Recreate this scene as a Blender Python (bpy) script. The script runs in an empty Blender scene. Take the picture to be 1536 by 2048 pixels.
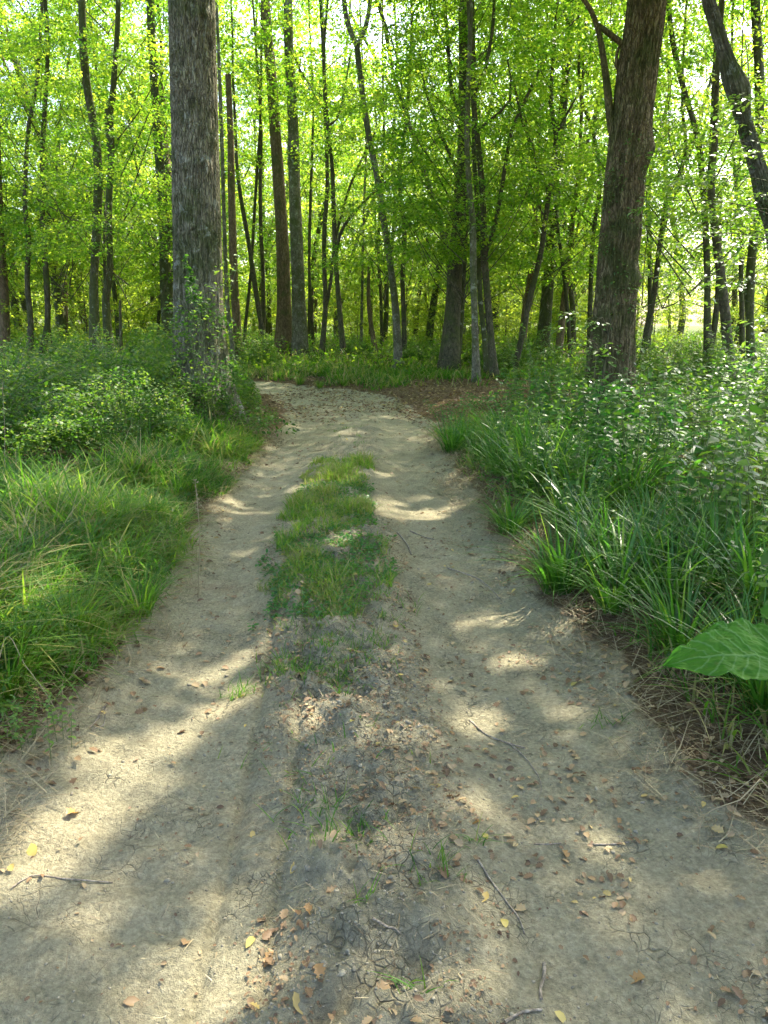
import bpy, math
import numpy as np

# ------------------------------------------------------------------ camera, sky, sun, exposure
sc = bpy.context.scene
COL = sc.collection
CAMZ, PITCH, FPX = 1.55, math.radians(14.2), 1479.0
SUN_EL, SUN_AZ = 52.0, 36.0          # azimuth measured clockwise from the view direction
EXPOSURE = 2.36
cam = bpy.data.cameras.new('camera'); camo = bpy.data.objects.new('camera', cam); COL.objects.link(camo)
camo.location = (0, 0, CAMZ); camo.rotation_euler = (math.pi/2 - PITCH, 0, 0)
cam.sensor_fit = 'VERTICAL'; cam.sensor_height = 36; cam.lens = 36*FPX/2048
cam.clip_start = .05; cam.clip_end = 3000
sc.camera = camo
w = bpy.data.worlds.new("World"); sc.world = w; w.use_nodes = True
nt = w.node_tree; bg = nt.nodes['Background']
sky = nt.nodes.new('ShaderNodeTexSky'); sky.sky_type = 'NISHITA'; sky.sun_disc = False
sky.sun_elevation = math.radians(SUN_EL); sky.sun_rotation = math.radians(SUN_AZ)
sky.air_density = .8; sky.dust_density = 3.5; sky.ozone_density = .6
nt.links.new(sky.outputs[0], bg.inputs['Color']); bg.inputs['Strength'].default_value = .15
sl = bpy.data.lights.new('sun', 'SUN'); sl.energy = 3.6; sl.angle = math.radians(.5); sl.color = (1, .91, .77)
so = bpy.data.objects.new('sun', sl); COL.objects.link(so)
SA, SE = math.radians(SUN_AZ), math.radians(SUN_EL)
SUN = np.array([math.sin(SA)*math.cos(SE), math.cos(SA)*math.cos(SE), math.sin(SE)])
from mathutils import Vector
so.rotation_euler = Vector(SUN).to_track_quat('Z', 'Y').to_euler(); so.location = (10, 14, 30)
sc.view_settings.view_transform = 'Standard'; sc.view_settings.look = 'None'
sc.view_settings.exposure = EXPOSURE; sc.view_settings.gamma = 1
sc.render.engine = 'CYCLES'
cy = sc.cycles
cy.max_bounces = 7; cy.diffuse_bounces = 4; cy.glossy_bounces = 2; cy.transmission_bounces = 4; cy.transparent_max_bounces = 4
cy.use_denoising = True; cy.caustics_reflective = False; cy.caustics_refractive = False
cy.sample_clamp_indirect = 6
try: cy.use_adaptive_sampling = True; cy.adaptive_threshold = .02
except Exception: pass

rng = np.random.default_rng(11)
U = rng.uniform
N = rng.normal

# ------------------------------------------------------------------ helpers: noise, projection
def _hash(ix, iy, seed):
    h = (ix.astype(np.int64)*374761393 + iy.astype(np.int64)*668265263 + seed*974634777) & 0xffffffff
    h = ((h ^ (h >> 13))*1274126177) & 0xffffffff
    return ((h ^ (h >> 16)) & 0xffff)/65535.0
def vn(x, y, seed=0):
    x = np.asarray(x, float); y = np.asarray(y, float)
    ix = np.floor(x); iy = np.floor(y); fx = x-ix; fy = y-iy
    fx = fx*fx*fx*(fx*(fx*6-15)+10); fy = fy*fy*fy*(fy*(fy*6-15)+10)
    a = _hash(ix, iy, seed); b = _hash(ix+1, iy, seed); c = _hash(ix, iy+1, seed); d = _hash(ix+1, iy+1, seed)
    return (a*(1-fx)+b*fx)*(1-fy) + (c*(1-fx)+d*fx)*fy
def fbm(x, y, seed=0, o=4):
    s = 0; a = .5; t = 0
    for k in range(o):
        s = s + a*vn(x*2**k + 17*k, y*2**k - 9*k, seed+k); t += a; a *= .5
    return s/t
def sstep(a, b, x):
    t = np.clip((x-a)/(b-a), 0, 1); return t*t*(3-2*t)
cp, sp = math.cos(PITCH), math.sin(PITCH)
def ray(px, py):
    u = (px-768)/FPX; v = (1024-py)/FPX
    return np.array([u, cp+v*sp, -sp+v*cp])
def rise(x, y):                       # the wood floor climbs gently beyond the bend
    return .42*sstep(19, 36, y) + .25*sstep(5, 16, -x)*sstep(6, 20, y)
def G(px, py, z=0.0):                 # where on the ground the photo shows a point
    d = ray(px, py)
    t = (CAMZ-z)/max(-d[2], 1e-4)
    for _ in range(30):
        p = d*t; t2 = (CAMZ-z-float(rise(p[0], p[1])))/max(-d[2], 1e-4); t = .5*t+.5*t2
    return (d[0]*t, d[1]*t)
def P(px, py, D):                     # the photo's point px,py standing D metres ahead
    d = ray(px, py); t = D/d[1]
    return np.array([d[0]*t, D, CAMZ+d[2]*t])
def polydist(poly, x, y):             # signed distance, negative inside
    x = np.asarray(x, float); y = np.asarray(y, float)
    poly = np.asarray(poly, float); best = np.full(x.shape, 1e9); ins = np.zeros(x.shape, bool)
    n = len(poly)
    for i in range(n):
        ax, ay = poly[i]; bx, by = poly[(i+1) % n]; dx, dy = bx-ax, by-ay
        t = np.clip(((x-ax)*dx+(y-ay)*dy)/(dx*dx+dy*dy+1e-12), 0, 1)
        best = np.minimum(best, np.hypot(x-ax-t*dx, y-ay-t*dy))
        if ay != by:
            c = ((ay > y) != (by > y)) & (x < dx*(y-ay)/dy+ax); ins ^= c
    return np.where(ins, -best, best)

# ------------------------------------------------------------------ track outline on the ground
Lpx = [(60,1480),(190,1340),(300,1190),(400,1040),(445,985),(520,900),(572,850),(566,812),(530,790)]
Rpx = [(700,779),(800,800),(868,850),(893,900),(930,965),(985,1050),(1060,1140),(1180,1270),(1290,1410),(1420,1570)]
PATH = [(-1.55,-4),(-1.5,1.2)] + [G(*p) for p in Lpx] + [(-6,17.6),(-16,18.5),(-16,22.5),(-6,21.6),(-3.2,20.6)] + [G(*p) for p in Rpx] + [(1.45,1.6),(1.6,-4)]
STRIP = [(-.30,-4)] + [G(*p) for p in [(590,1900),(585,1600),(565,1400),(548,1250),(558,1110),(592,1000),(625,925),(680,860)]] + \
        [G(*p) for p in [(755,850),(762,910),(748,980),(770,1060),(790,1150),(800,1280),(850,1450),(900,1700),(960,2000)]] + [(.35,-4)]
GREEN = [G(*p) for p in [(545,1245),(555,1110),(588,1000),(620,930),(700,905),(745,940),(740,985),(758,1060),(778,1150),(740,1235),(640,1262)]]
LITTER = [G(*p) for p in [(640,775),(760,757),(960,753),(1160,768),(1160,860),(915,885),(872,845),(800,797),(700,783)]]

def Hsmooth(x, y, dp=None, ds=None):
    if dp is None: dp = polydist(PATH, x, y)
    if ds is None: ds = polydist(STRIP, x, y)
    h = rise(x, y)
    bank = sstep(-.15, .9, dp)
    h = h + .13*bank + .16*bank*(fbm(x*.35, y*.35, 3)-.5)*sstep(.3, 4, dp)*2
    inside = sstep(.12, -.12, dp)
    h = h - .055*inside*sstep(-.05, .3, ds)*sstep(.0, -.3, dp) + .03*inside*sstep(.1, -.22, ds)
    h = h + .05*(fbm(x*.6, y*.6, 9)-.5)
    return h
def H(x, y):
    return Hsmooth(np.asarray(x, float), np.asarray(y, float))

# ------------------------------------------------------------------ mesh building
class Geo:
    def __init__(s): s.v = []; s.f = []; s.m = []; s.t = []; s.n = 0
    def add(s, v, f, mat=0, tint=None):
        v = np.asarray(v, float).reshape(-1, 3); f = np.asarray(f, np.int64).reshape(-1, 4)
        s.v.append(v); s.f.append(f+s.n); s.m.append(np.full(len(f), mat, np.int32))
        s.t.append(np.zeros(len(v)) if tint is None else np.broadcast_to(np.asarray(tint, float), (len(v),)))
        s.n += len(v)
    def inst(s, tv, tf, pos, R, mat=0, tint=None):
        tv = np.asarray(tv, float); tf = np.asarray(tf); n = len(pos); k = len(tv)
        v = np.einsum('nij,kj->nki', R, tv) + pos[:, None, :]
        f = tf[None] + (np.arange(n)*k)[:, None, None]
        if tint is None: tint = rng.random(n)
        s.add(v.reshape(-1, 3), f.reshape(-1, 4), mat, np.repeat(tint, k))
    def mesh(s, name, mats, origin=(0,0,0), smooth=True):
        v = np.concatenate(s.v)-np.asarray(origin); f = np.concatenate(s.f)
        me = bpy.data.meshes.new(name)
        me.vertices.add(len(v)); me.vertices.foreach_set('co', v.astype(np.float32).ravel())
        me.loops.add(f.size); me.loops.foreach_set('vertex_index', f.astype(np.int32).ravel())
        me.polygons.add(len(f)); me.polygons.foreach_set('loop_start', (np.arange(len(f))*4).astype(np.int32))
        me.polygons.foreach_set('material_index', np.concatenate(s.m))
        if smooth: me.polygons.foreach_set('use_smooth', np.ones(len(f), bool))
        a = me.attributes.new('tint', 'FLOAT', 'POINT'); a.data.foreach_set('value', np.concatenate(s.t).astype(np.float32))
        for m in (mats if isinstance(mats, (list, tuple)) else [mats]): me.materials.append(m)
        me.update(calc_edges=True)
        return me
def link(name, me, parent=None, loc=(0,0,0), rz=0, sc_=1):
    o = bpy.data.objects.new(name, me); COL.objects.link(o)
    if parent is not None: o.parent = parent
    o.location = loc; o.rotation_euler = (0, 0, rz)
    if sc_ != 1: o.scale = (sc_, sc_, sc_)
    return o
def tag(o, label=None, cat=None, group=None, kind=None):
    if label: o['label'] = label
    if cat: o['category'] = cat
    if group: o['group'] = group
    if kind: o['kind'] = kind
    return o
def empty(name, loc):
    o = bpy.data.objects.new(name, None); COL.objects.link(o); o.location = loc; o.empty_display_size = .2; return o

def frames(az, pitch, roll, s):
    d = np.stack([np.cos(az)*np.cos(pitch), np.sin(az)*np.cos(pitch), np.sin(pitch)], 1)
    sd = np.stack([np.sin(az), -np.cos(az), np.zeros_like(az)], 1)
    n0 = np.cross(sd, d)
    s2 = sd*np.cos(roll)[:, None] + n0*np.sin(roll)[:, None]
    n2 = -sd*np.sin(roll)[:, None] + n0*np.cos(roll)[:, None]
    return np.stack([s2, d, n2], 2)*np.asarray(s)[:, None, None]
KV = np.array([[0,0,0],[.32,.42,.05],[0,1,-.06],[-.32,.42,.05]]); KF = np.array([[0,1,2,3]])
def leafT(w=.55, fold=.10, curl=-.12, lobes=None, rows=5):
    if lobes is None: ts = [0,.22,.5,.78,1]; ws = [.04,.8,1,.62,.03]
    else: ts, ws = lobes
    v = []; f = []
    for t, a in zip(ts, ws):
        a *= w/2
        for c in (-1, 0, 1): v.append([c*a, t, (fold*abs(c)*a*2) + curl*t*t])
    for i in range(len(ts)-1):
        for c in (0, 1): k = i*3+c; f.append([k, k+1, k+4, k+3])
    return np.array(v), np.array(f)
OV, OF = leafT()
LV, LF = leafT(.8, .2, -.1, ([0,.1,.25,.35,.5,.6,.75,.85,1], [.06,.35,.9,.55,1.0,.55,.8,.35,.05]))   # lobed oak-like leaf
BV, BF = leafT(.7, .05, -.05)

def tube(g, pts, rad, sides=8, mat=0, tint=0.5, rough=0, seed=0, closed=False):
    pts = np.asarray(pts, float); n = len(pts); rad = np.broadcast_to(np.asarray(rad, float), (n,))
    t = np.gradient(pts, axis=0); t /= np.linalg.norm(t, axis=1)[:, None]+1e-9
    ref = np.array([0, 1, 0.]) if abs(t[n//2][1]) < .8 else np.array([1., 0, 0])
    a = np.cross(t, ref); a /= np.linalg.norm(a, axis=1)[:, None]+1e-9; b = np.cross(t, a)
    th = np.arange(sides)*2*math.pi/sides
    r = np.repeat(rad[:, None], sides, 1)
    if rough:
        hh = np.cumsum(np.r_[0, np.linalg.norm(np.diff(pts, axis=0), axis=1)])
        TH, HH = np.meshgrid(th, hh)
        r = r*(1+rough*(vn(np.cos(TH)*1.3+5+HH*.9, np.sin(TH)*1.3+HH*.4, seed)-.5)*2 + rough*.6*(vn(np.cos(TH)*4+HH*3, np.sin(TH)*4-HH, seed+5)-.5)*2)
    v = pts[:, None, :] + r[:, :, None]*(np.cos(th)[None, :, None]*a[:, None, :] + np.sin(th)[None, :, None]*b[:, None, :])
    i = np.arange(n-1)[:, None]*sides; j = np.arange(sides)[None, :]; j2 = (j+1) % sides
    f = np.stack([i+j, i+j2, i+sides+j2, i+sides+j], 2).reshape(-1, 4)
    g.add(v.reshape(-1, 3), f, mat, tint)
    if closed:
        k = sides
        c = pts[-1] + t[-1]*rad[-1]*.15
        top = v[-1]; cap = np.vstack([top, np.repeat(c[None], sides, 0)])
        g.add(cap, np.stack([np.arange(k), (np.arange(k)+1) % k, k+(np.arange(k)+1) % k, k+np.arange(k)], 1), mat, tint)
def smooth_line(pts, step):
    pts = np.asarray(pts, float); n = len(pts)
    if n < 3: k = max(2, int(np.linalg.norm(pts[-1]-pts[0])/step)); t = np.linspace(0, 1, k+1)[:, None]; return pts[0]*(1-t)+pts[-1]*t, np.linspace(0, n-1, k+1)
    out = []; par = []
    for i in range(n-1):
        p0 = pts[max(i-1, 0)]; p1 = pts[i]; p2 = pts[i+1]; p3 = pts[min(i+2, n-1)]
        k = max(2, int(np.linalg.norm(p2-p1)/step))
        for q in range(k):
            t = q/k
            out.append(.5*((2*p1)+(-p0+p2)*t+(2*p0-5*p1+4*p2-p3)*t*t+(-p0+3*p1-3*p2+p3)*t**3)); par.append(i+t)
    out.append(pts[-1]); par.append(n-1)
    return np.array(out), np.array(par)

# ------------------------------------------------------------------ materials
def mat(name):
    m = bpy.data.materials.new(name); m.use_nodes = True; t = m.node_tree
    for n in list(t.nodes): t.nodes.remove(n)
    out = t.nodes.new('ShaderNodeOutputMaterial'); return m, t, out
def nd(t, kind, **kw):
    n = t.nodes.new(kind)
    for k, v in kw.items():
        if k.startswith('i_'): n.inputs[k[2:].replace('_', ' ')].default_value = v
        else: setattr(n, k, v)
    return n
def ramp(t, fac, stops):
    r = t.nodes.new('ShaderNodeValToRGB'); e = r.color_ramp.elements
    while len(e) < len(stops): e.new(.5)
    for x, (p, c) in zip(e, stops): x.position = p; x.color = (*c, 1)
    t.links.new(fac, r.inputs[0]); return r.outputs[0]
def noise(t, vec, scale, detail=4, rough=.6, dist=0):
    n = t.nodes.new('ShaderNodeTexNoise'); n.inputs['Scale'].default_value = scale; n.inputs['Detail'].default_value = detail
    n.inputs['Roughness'].default_value = rough; n.inputs['Distortion'].default_value = dist
    if vec is not None: t.links.new(vec, n.inputs['Vector'])
    return n.outputs[0]
def mix(t, fac, a, b, blend='MIX'):
    m = t.nodes.new('ShaderNodeMix'); m.data_type = 'RGBA'; m.blend_type = blend
    for v, i in ((fac, 0), (a, 6), (b, 7)):
        if isinstance(v, (int, float)): m.inputs[i].default_value = v
        elif isinstance(v, tuple): m.inputs[i].default_value = (*v, 1)
        else: t.links.new(v, m.inputs[i])
    return m.outputs[2]
def math_(t, op, a, b=0.0):
    m = t.nodes.new('ShaderNodeMath'); m.operation = op
    for v, i in ((a, 0), (b, 1)):
        if isinstance(v, (int, float)): m.inputs[i].default_value = v
        else: t.links.new(v, m.inputs[i])
    return m.outputs[0]
def attr(t, name):
    a = t.nodes.new('ShaderNodeAttribute'); a.attribute_name = name; return a.outputs['Fac']

def leaf_mat(name, stops, tstops, rough=.45, trans=.45, spec=.4):
    m, t, out = mat(name)
    tint = attr(t, 'tint')
    c = ramp(t, tint, stops); tc = ramp(t, tint, tstops)
    b = nd(t, 'ShaderNodeBsdfPrincipled'); b.inputs['Roughness'].default_value = rough; b.inputs['Specular IOR Level'].default_value = spec
    t.links.new(c, b.inputs['Base Color'])
    tr = nd(t, 'ShaderNodeBsdfTranslucent'); t.links.new(tc, tr.inputs['Color'])
    mx = nd(t, 'ShaderNodeMixShader'); mx.inputs[0].default_value = trans
    t.links.new(b.outputs[0], mx.inputs[1]); t.links.new(tr.outputs[0], mx.inputs[2]); t.links.new(mx.outputs[0], out.inputs[0])
    return m
M_leaf = leaf_mat('beech_leaf', [(0, (.035,.085,.010)), (.5, (.07,.145,.016)), (1, (.14,.22,.022))], [(0, (.10,.31,.015)), (.45, (.28,.53,.025)), (.8, (.54,.72,.045)), (1, (.80,.87,.07))], .42, .56)
M_leafn = leaf_mat('glossy_leaf', [(0, (.035,.085,.02)), (.5, (.05,.115,.025)), (1, (.08,.15,.03))], [(0, (.12,.28,.03)), (.5, (.20,.38,.04)), (1, (.34,.50,.05))], .3, .36, .6)
M_bush = leaf_mat('bramble_leaf', [(0, (.018,.055,.009)), (.5, (.038,.095,.014)), (.85, (.085,.16,.025)), (.93, (.13,.19,.03)), (1, (.24,.18,.10))], [(0, (.07,.22,.015)), (.5, (.16,.38,.025)), (1, (.44,.56,.06))], .52, .4, .3)
M_herb = leaf_mat('herb_leaf', [(0, (.015,.062,.011)), (.5, (.032,.115,.016)), (1, (.075,.17,.024))], [(0, (.05,.26,.025)), (.5, (.11,.38,.03)), (1, (.30,.54,.045))], .42, .38, .36)
M_grass = leaf_mat('grass_blade', [(0, (.022,.075,.010)), (.5, (.055,.145,.014)), (.8, (.12,.20,.022)), (.93, (.26,.24,.08)), (1, (.40,.34,.16))], [(0, (.08,.26,.02)), (.5, (.18,.44,.02)), (.8, (.38,.54,.04)), (.93, (.4,.4,.1)), (1, (.42,.38,.14))], .5, .45, .3)
M_sedge = leaf_mat('sedge_blade', [(0, (.02,.065,.010)), (.6, (.042,.125,.013)), (1, (.11,.20,.022))], [(0, (.06,.24,.02)), (.6, (.14,.42,.03)), (1, (.34,.58,.04))], .36, .36, .45)
M_straw = leaf_mat('dry_straw', [(0, (.14,.105,.055)), (.5, (.27,.215,.12)), (1, (.42,.35,.20))], [(0, (.2,.15,.08)), (.5, (.3,.25,.14)), (1, (.4,.36,.2))], .6, .2, .3)
M_litter = leaf_mat('dead_leaf', [(0, (.09,.055,.028)), (.35, (.18,.11,.055)), (.7, (.29,.20,.10)), (.95, (.36,.27,.15)), (1, (.45,.33,.09))], [(0, (.10,.05,.02)), (.7, (.3,.16,.05)), (1, (.5,.4,.06))], .55, .2, .35)
M_yellow = leaf_mat('yellow_leaf', [(0, (.40,.34,.09)), (.5, (.40,.29,.10)), (1, (.32,.17,.06))], [(0, (.5,.4,.05)), (.5, (.6,.45,.08)), (1, (.5,.25,.05))], .45, .25, .4)
M_far = leaf_mat('far_leaf', [(0, (.06,.12,.014)), (.5, (.10,.18,.02)), (1, (.15,.23,.025))], [(0, (.20,.38,.02)), (.5, (.46,.62,.04)), (1, (.82,.87,.08))], .5, .56)

def bark_mat(name, c1, c2, c3, moss=.3, vscale=14, bump=.6, lichen=.0, zs=.16):
    m, t, out = mat(name)
    tc = nd(t, 'ShaderNodeTexCoord').outputs['Object']
    mp = nd(t, 'ShaderNodeMapping'); mp.inputs['Scale'].default_value = (1, 1, zs); t.links.new(tc, mp.inputs['Vector'])
    n1 = noise(t, mp.outputs[0], vscale, 6, .65, .6)
    n2 = noise(t, tc, 2.2, 5, .6)
    n3 = noise(t, tc, 9, 5, .65)
    v = nd(t, 'ShaderNodeTexVoronoi', feature='DISTANCE_TO_EDGE'); v.inputs['Scale'].default_value = vscale*1.4
    mv = nd(t, 'ShaderNodeVectorMath', operation='ADD'); t.links.new(mp.outputs[0], mv.inputs[0])
    nv = nd(t, 'ShaderNodeTexNoise'); nv.inputs['Scale'].default_value = 5; t.links.new(tc, nv.inputs['Vector'])
    sv = nd(t, 'ShaderNodeVectorMath', operation='SCALE'); sv.inputs['Scale'].default_value = .12; t.links.new(nv.outputs['Color'], sv.inputs[0])
    t.links.new(sv.outputs[0], mv.inputs[1]); t.links.new(mv.outputs[0], v.inputs['Vector'])
    fis = ramp(t, v.outputs['Distance'], [(0, (0,0,0)), (.18, (1,1,1))])
    col = ramp(t, n1, [(.3, c1), (.5, c2), (.72, c3)])
    col = mix(t, .55, col, mix(t, fis, tuple(x*.45 for x in c1), col))
    mm = ramp(t, n2, [(.62-moss*.45, (0,0,0)), (.72-moss*.3, (1,1,1))])
    mossc = ramp(t, n3, [(.3, (.035,.05,.012)), (.7, (.09,.11,.025))])
    col = mix(t, math_(t, 'MULTIPLY', mm, .75), col, mossc)
    if lichen:
        n4 = noise(t, tc, 6, 6, .7)
        lm = ramp(t, n4, [(.60-lichen*.1, (0,0,0)), (.66-lichen*.1, (1,1,1))])
        col = mix(t, math_(t, 'MULTIPLY', lm, .6), col, (.36,.37,.28))
    b = nd(t, 'ShaderNodeBsdfPrincipled'); b.inputs['Roughness'].default_value = .85; b.inputs['Specular IOR Level'].default_value = .2
    t.links.new(col, b.inputs['Base Color'])
    h = math_(t, 'ADD', math_(t, 'MULTIPLY', n1, .6), math_(t, 'MULTIPLY', fis, .5))
    bp = nd(t, 'ShaderNodeBump'); bp.inputs['Strength'].default_value = bump; bp.inputs['Distance'].default_value = .03
    t.links.new(h, bp.inputs['Height']); t.links.new(bp.outputs[0], b.inputs['Normal'])
    t.links.new(b.outputs[0], out.inputs[0]); return m
M_barkL = bark_mat('furrowed_grey_bark', (.09,.082,.048), (.255,.225,.14), (.42,.385,.265), .42, 26, 1.0, .3, .14)
M_barkR = bark_mat('flaking_brown_bark', (.075,.058,.026), (.185,.14,.07), (.36,.29,.17), .42, 22, 1.0, 0, .22)
M_barkG = bark_mat('smooth_grey_bark', (.09,.08,.05), (.17,.155,.10), (.27,.25,.18), .4, 12, .4, .3, .5)
M_barkD = bark_mat('dark_bark', (.04,.036,.019), (.095,.084,.046), (.17,.15,.09), .35, 12, .5, 0, .4)
M_barkM = bark_mat('mossy_bark', (.05,.042,.024), (.10,.085,.05), (.17,.15,.10), .75, 12, .6, .15, .4)
M_barkB = bark_mat('reddish_bark', (.09,.062,.030), (.18,.13,.066), (.28,.21,.12), .25, 14, .6, 0, .3)
M_twig = bark_mat('dry_twig', (.16,.13,.09), (.26,.22,.16), (.38,.34,.27), 0, 40, .3, 0, 1)
M_stem, _t, _o = mat('green_stem'); _b = nd(_t, 'ShaderNodeBsdfPrincipled'); _b.inputs['Base Color'].default_value = (.10,.16,.04,1); _b.inputs['Roughness'].default_value = .5
_t.links.new(ramp(_t, noise(_t, nd(_t, 'ShaderNodeTexCoord').outputs['Object'], 6), [(.3, (.08,.13,.03)), (.7, (.16,.17,.06))]), _b.inputs['Base Color']); _t.links.new(_b.outputs[0], _o.inputs[0])

def ground_mat():
    m, t, out = mat('forest_floor_soil')
    pos = nd(t, 'ShaderNodeTexCoord').outputs['Object']
    dirt = attr(t, 'dirt'); strip = attr(t, 'strip'); lit = attr(t, 'litter'); damp = attr(t, 'damp')
    n1 = noise(t, pos, 1.3, 6, .6); n2 = noise(t, pos, 9, 8, .7); n3 = noise(t, pos, 60, 6, .75); n4 = noise(t, pos, 260, 3, .7)
    dc = ramp(t, n1, [(.32, (.22,.215,.145)), (.5, (.315,.285,.185)), (.68, (.42,.345,.215))])
    dc = mix(t, .55, dc, ramp(t, n2, [(.30, (.11,.108,.072)), (.5, (.27,.253,.168)), (.72, (.46,.42,.29))]))
    dc = mix(t, .45, dc, ramp(t, n3, [(.34, (.07,.066,.043)), (.52, (.29,.27,.18)), (.70, (.55,.51,.36))]))
    # reddish damp stains
    dc = mix(t, math_(t, 'MULTIPLY', ramp(t, noise(t, pos, 2.6, 5, .6), [(.60, (0,0,0)), (.72, (1,1,1))]), .45), dc, (.17,.115,.068))
    dc = mix(t, math_(t, 'MULTIPLY', strip, .22), dc, (.20,.205,.165))
    # small dark and light bits of debris
    dc = mix(t, ramp(t, n4, [(.66, (0,0,0)), (.70, (1,1,1))]), dc, (.12,.095,.06))
    # cracks, the shade inside them darkened into the colour
    wv = nd(t, 'ShaderNodeVectorMath', operation='ADD'); nz = nd(t, 'ShaderNodeTexNoise'); nz.inputs['Scale'].default_value = 7; t.links.new(pos, nz.inputs['Vector'])
    sv = nd(t, 'ShaderNodeVectorMath', operation='SCALE'); sv.inputs['Scale'].default_value = .12; t.links.new(nz.outputs['Color'], sv.inputs[0])
    t.links.new(pos, wv.inputs[0]); t.links.new(sv.outputs[0], wv.inputs[1])
    vo = nd(t, 'ShaderNodeTexVoronoi', feature='DISTANCE_TO_EDGE'); vo.inputs['Scale'].default_value = 11; t.links.new(wv.outputs[0], vo.inputs['Vector'])
    vo2 = nd(t, 'ShaderNodeTexVoronoi', feature='DISTANCE_TO_EDGE'); vo2.inputs['Scale'].default_value = 34; t.links.new(wv.outputs[0], vo2.inputs['Vector'])
    cr = ramp(t, vo.outputs['Distance'], [(.0, (1,1,1)), (.022, (0,0,0))]); cr2 = ramp(t, vo2.outputs['Distance'], [(.0, (1,1,1)), (.05, (0,0,0))])
    cm = ramp(t, noise(t, pos, 1.9, 4, .6), [(.56, (0,0,0)), (.66, (1,1,1))])
    cm2 = ramp(t, noise(t, pos, 3.1, 4, .6), [(.52, (0,0,0)), (.60, (1,1,1))])
    crk = math_(t, 'MAXIMUM', math_(t, 'MULTIPLY', cr, cm), math_(t, 'MULTIPLY', math_(t, 'MULTIPLY', cr2, cm2), .8))
    vo3 = nd(t, 'ShaderNodeTexVoronoi', feature='DISTANCE_TO_EDGE'); vo3.inputs['Scale'].default_value = 22; t.links.new(wv.outputs[0], vo3.inputs['Vector'])
    cr3 = math_(t, 'MULTIPLY', math_(t, 'MULTIPLY', ramp(t, vo3.outputs['Distance'], [(.0, (1,1,1)), (.07, (0,0,0))]), strip), ramp(t, noise(t, pos, 4.3, 3, .6), [(.45, (0,0,0)), (.58, (1,1,1))]))
    crk = math_(t, 'MAXIMUM', crk, math_(t, 'MULTIPLY', cr3, .8))
    dc = mix(t, math_(t, 'MULTIPLY', crk, .7), dc, (.06,.052,.038))
    dc = mix(t, 1.0, dc, (1.36, 1.33, 1.26), 'MULTIPLY')
    fc = ramp(t, n2, [(.3, (.035,.025,.014)), (.5, (.07,.05,.028)), (.7, (.13,.095,.05))])
    fc = mix(t, math_(t, 'MULTIPLY', lit, .75), fc, ramp(t, n3, [(.32, (.07,.045,.022)), (.5, (.19,.125,.06)), (.7, (.33,.24,.13))]))
    gc = ramp(t, n2, [(.35, (.035,.06,.012)), (.6, (.10,.14,.03)), (.8, (.17,.20,.05))])
    fc = mix(t, attr(t, 'meadow'), fc, gc)
    edge = math_(t, 'ADD', dirt, math_(t, 'MULTIPLY', math_(t, 'SUBTRACT', n2, .5), .9))
    col = mix(t, ramp(t, edge, [(.35, (0,0,0)), (.65, (1,1,1))]), fc, dc)
    b = nd(t, 'ShaderNodeBsdfPrincipled'); b.inputs['Roughness'].default_value = .95; b.inputs['Specular IOR Level'].default_value = .15
    t.links.new(col, b.inputs['Base Color'])
    h = math_(t, 'ADD', math_(t, 'MULTIPLY', n2, 1.0), math_(t, 'MULTIPLY', n3, .45))
    h = math_(t, 'ADD', h, math_(t, 'MULTIPLY', n4, .12)); h = math_(t, 'SUBTRACT', h, math_(t, 'MULTIPLY', crk, .35))
    bp = nd(t, 'ShaderNodeBump'); bp.inputs['Strength'].default_value = 1.0; bp.inputs['Distance'].default_value = .08
    t.links.new(h, bp.inputs['Height']); t.links.new(bp.outputs[0], b.inputs['Normal'])
    t.links.new(b.outputs[0], out.inputs[0]); return m

# ------------------------------------------------------------------ ground sheet
def inside_(dp): return sstep(.05, -.15, dp)
def micro(X, Y, dp, ds):
    rough = sstep(.12, -.15, ds)*sstep(.05, -.1, dp)
    near = sstep(16, 7, Y)
    z = .009*(fbm(X*10, Y*10, 31, 4)-.5)*2
    z = z + rough*near*(.062*(fbm(X*6, Y*6, 21, 5)-.45) + .028*np.abs(fbm(X*16+3, Y*16, 22, 3)-.5)*2)
    z = z + (.25+.75*rough)*near*inside_(dp)*.020*(np.abs(fbm(X*11+9, Y*11, 25, 3)-.5)*-4+.45)*sstep(.38, .6, fbm(X*1.9, Y*1.9, 26, 3)+.12*rough)
    q = fbm(X*8+3, Y*8, 28, 3)*9; ter = np.floor(q)+sstep(.75, 1, q-np.floor(q))
    z = z + near*inside_(dp)*(.15+.85*rough)*.010*(ter-4.5)
    rut = sstep(.02, .25, ds)*sstep(-.05, -.3, dp)
    wob = vn(X*2.5, Y*1.2, 41)*5
    z = z + rut*near*.006*np.sin(Y*34 + X*6 + wob)*sstep(.35, .7, vn(X*1.7, Y*1.1, 44))
    z = z + sstep(.02, .12, ds)*sstep(-.05, -.2, dp)*near*.045*(fbm(X*2.3, Y*1.8, 51, 5)-.5)
    # tyre tread imprint pressed along the left side of the central ridge
    dist = np.abs(X - np.interp(Y, [1.3, 2.3, 3.2, 4.2, 5.5], [-.37, -.40, -.47, -.55, -.62]))
    z = z + .010*sstep(.06, .04, dist)*(np.sin(Y*120) > 0)*sstep(5, 4, Y)*(Y > 1.8)
    z = z - .02*sstep(.035, .0, np.abs(dist-.085))*sstep(5.5, 4, Y)*(Y > 1.4)
    return z
def axis(lo, hi, h0, grow, flat):
    out = [0.0]; s = h0
    while out[-1] < hi:
        out.append(out[-1]+s)
        if out[-1] > flat: s *= grow
    return np.array(out)
ya = axis(0, 700, .011, 1.0135, 2.6)+1.15
ya = np.r_[-60, -30, -12, -6, -3, -1, 0, .5, .9, ya]
xp = axis(0, 700, .012, 1.020, 1.6); xa = np.r_[-xp[:0:-1], xp]
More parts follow.
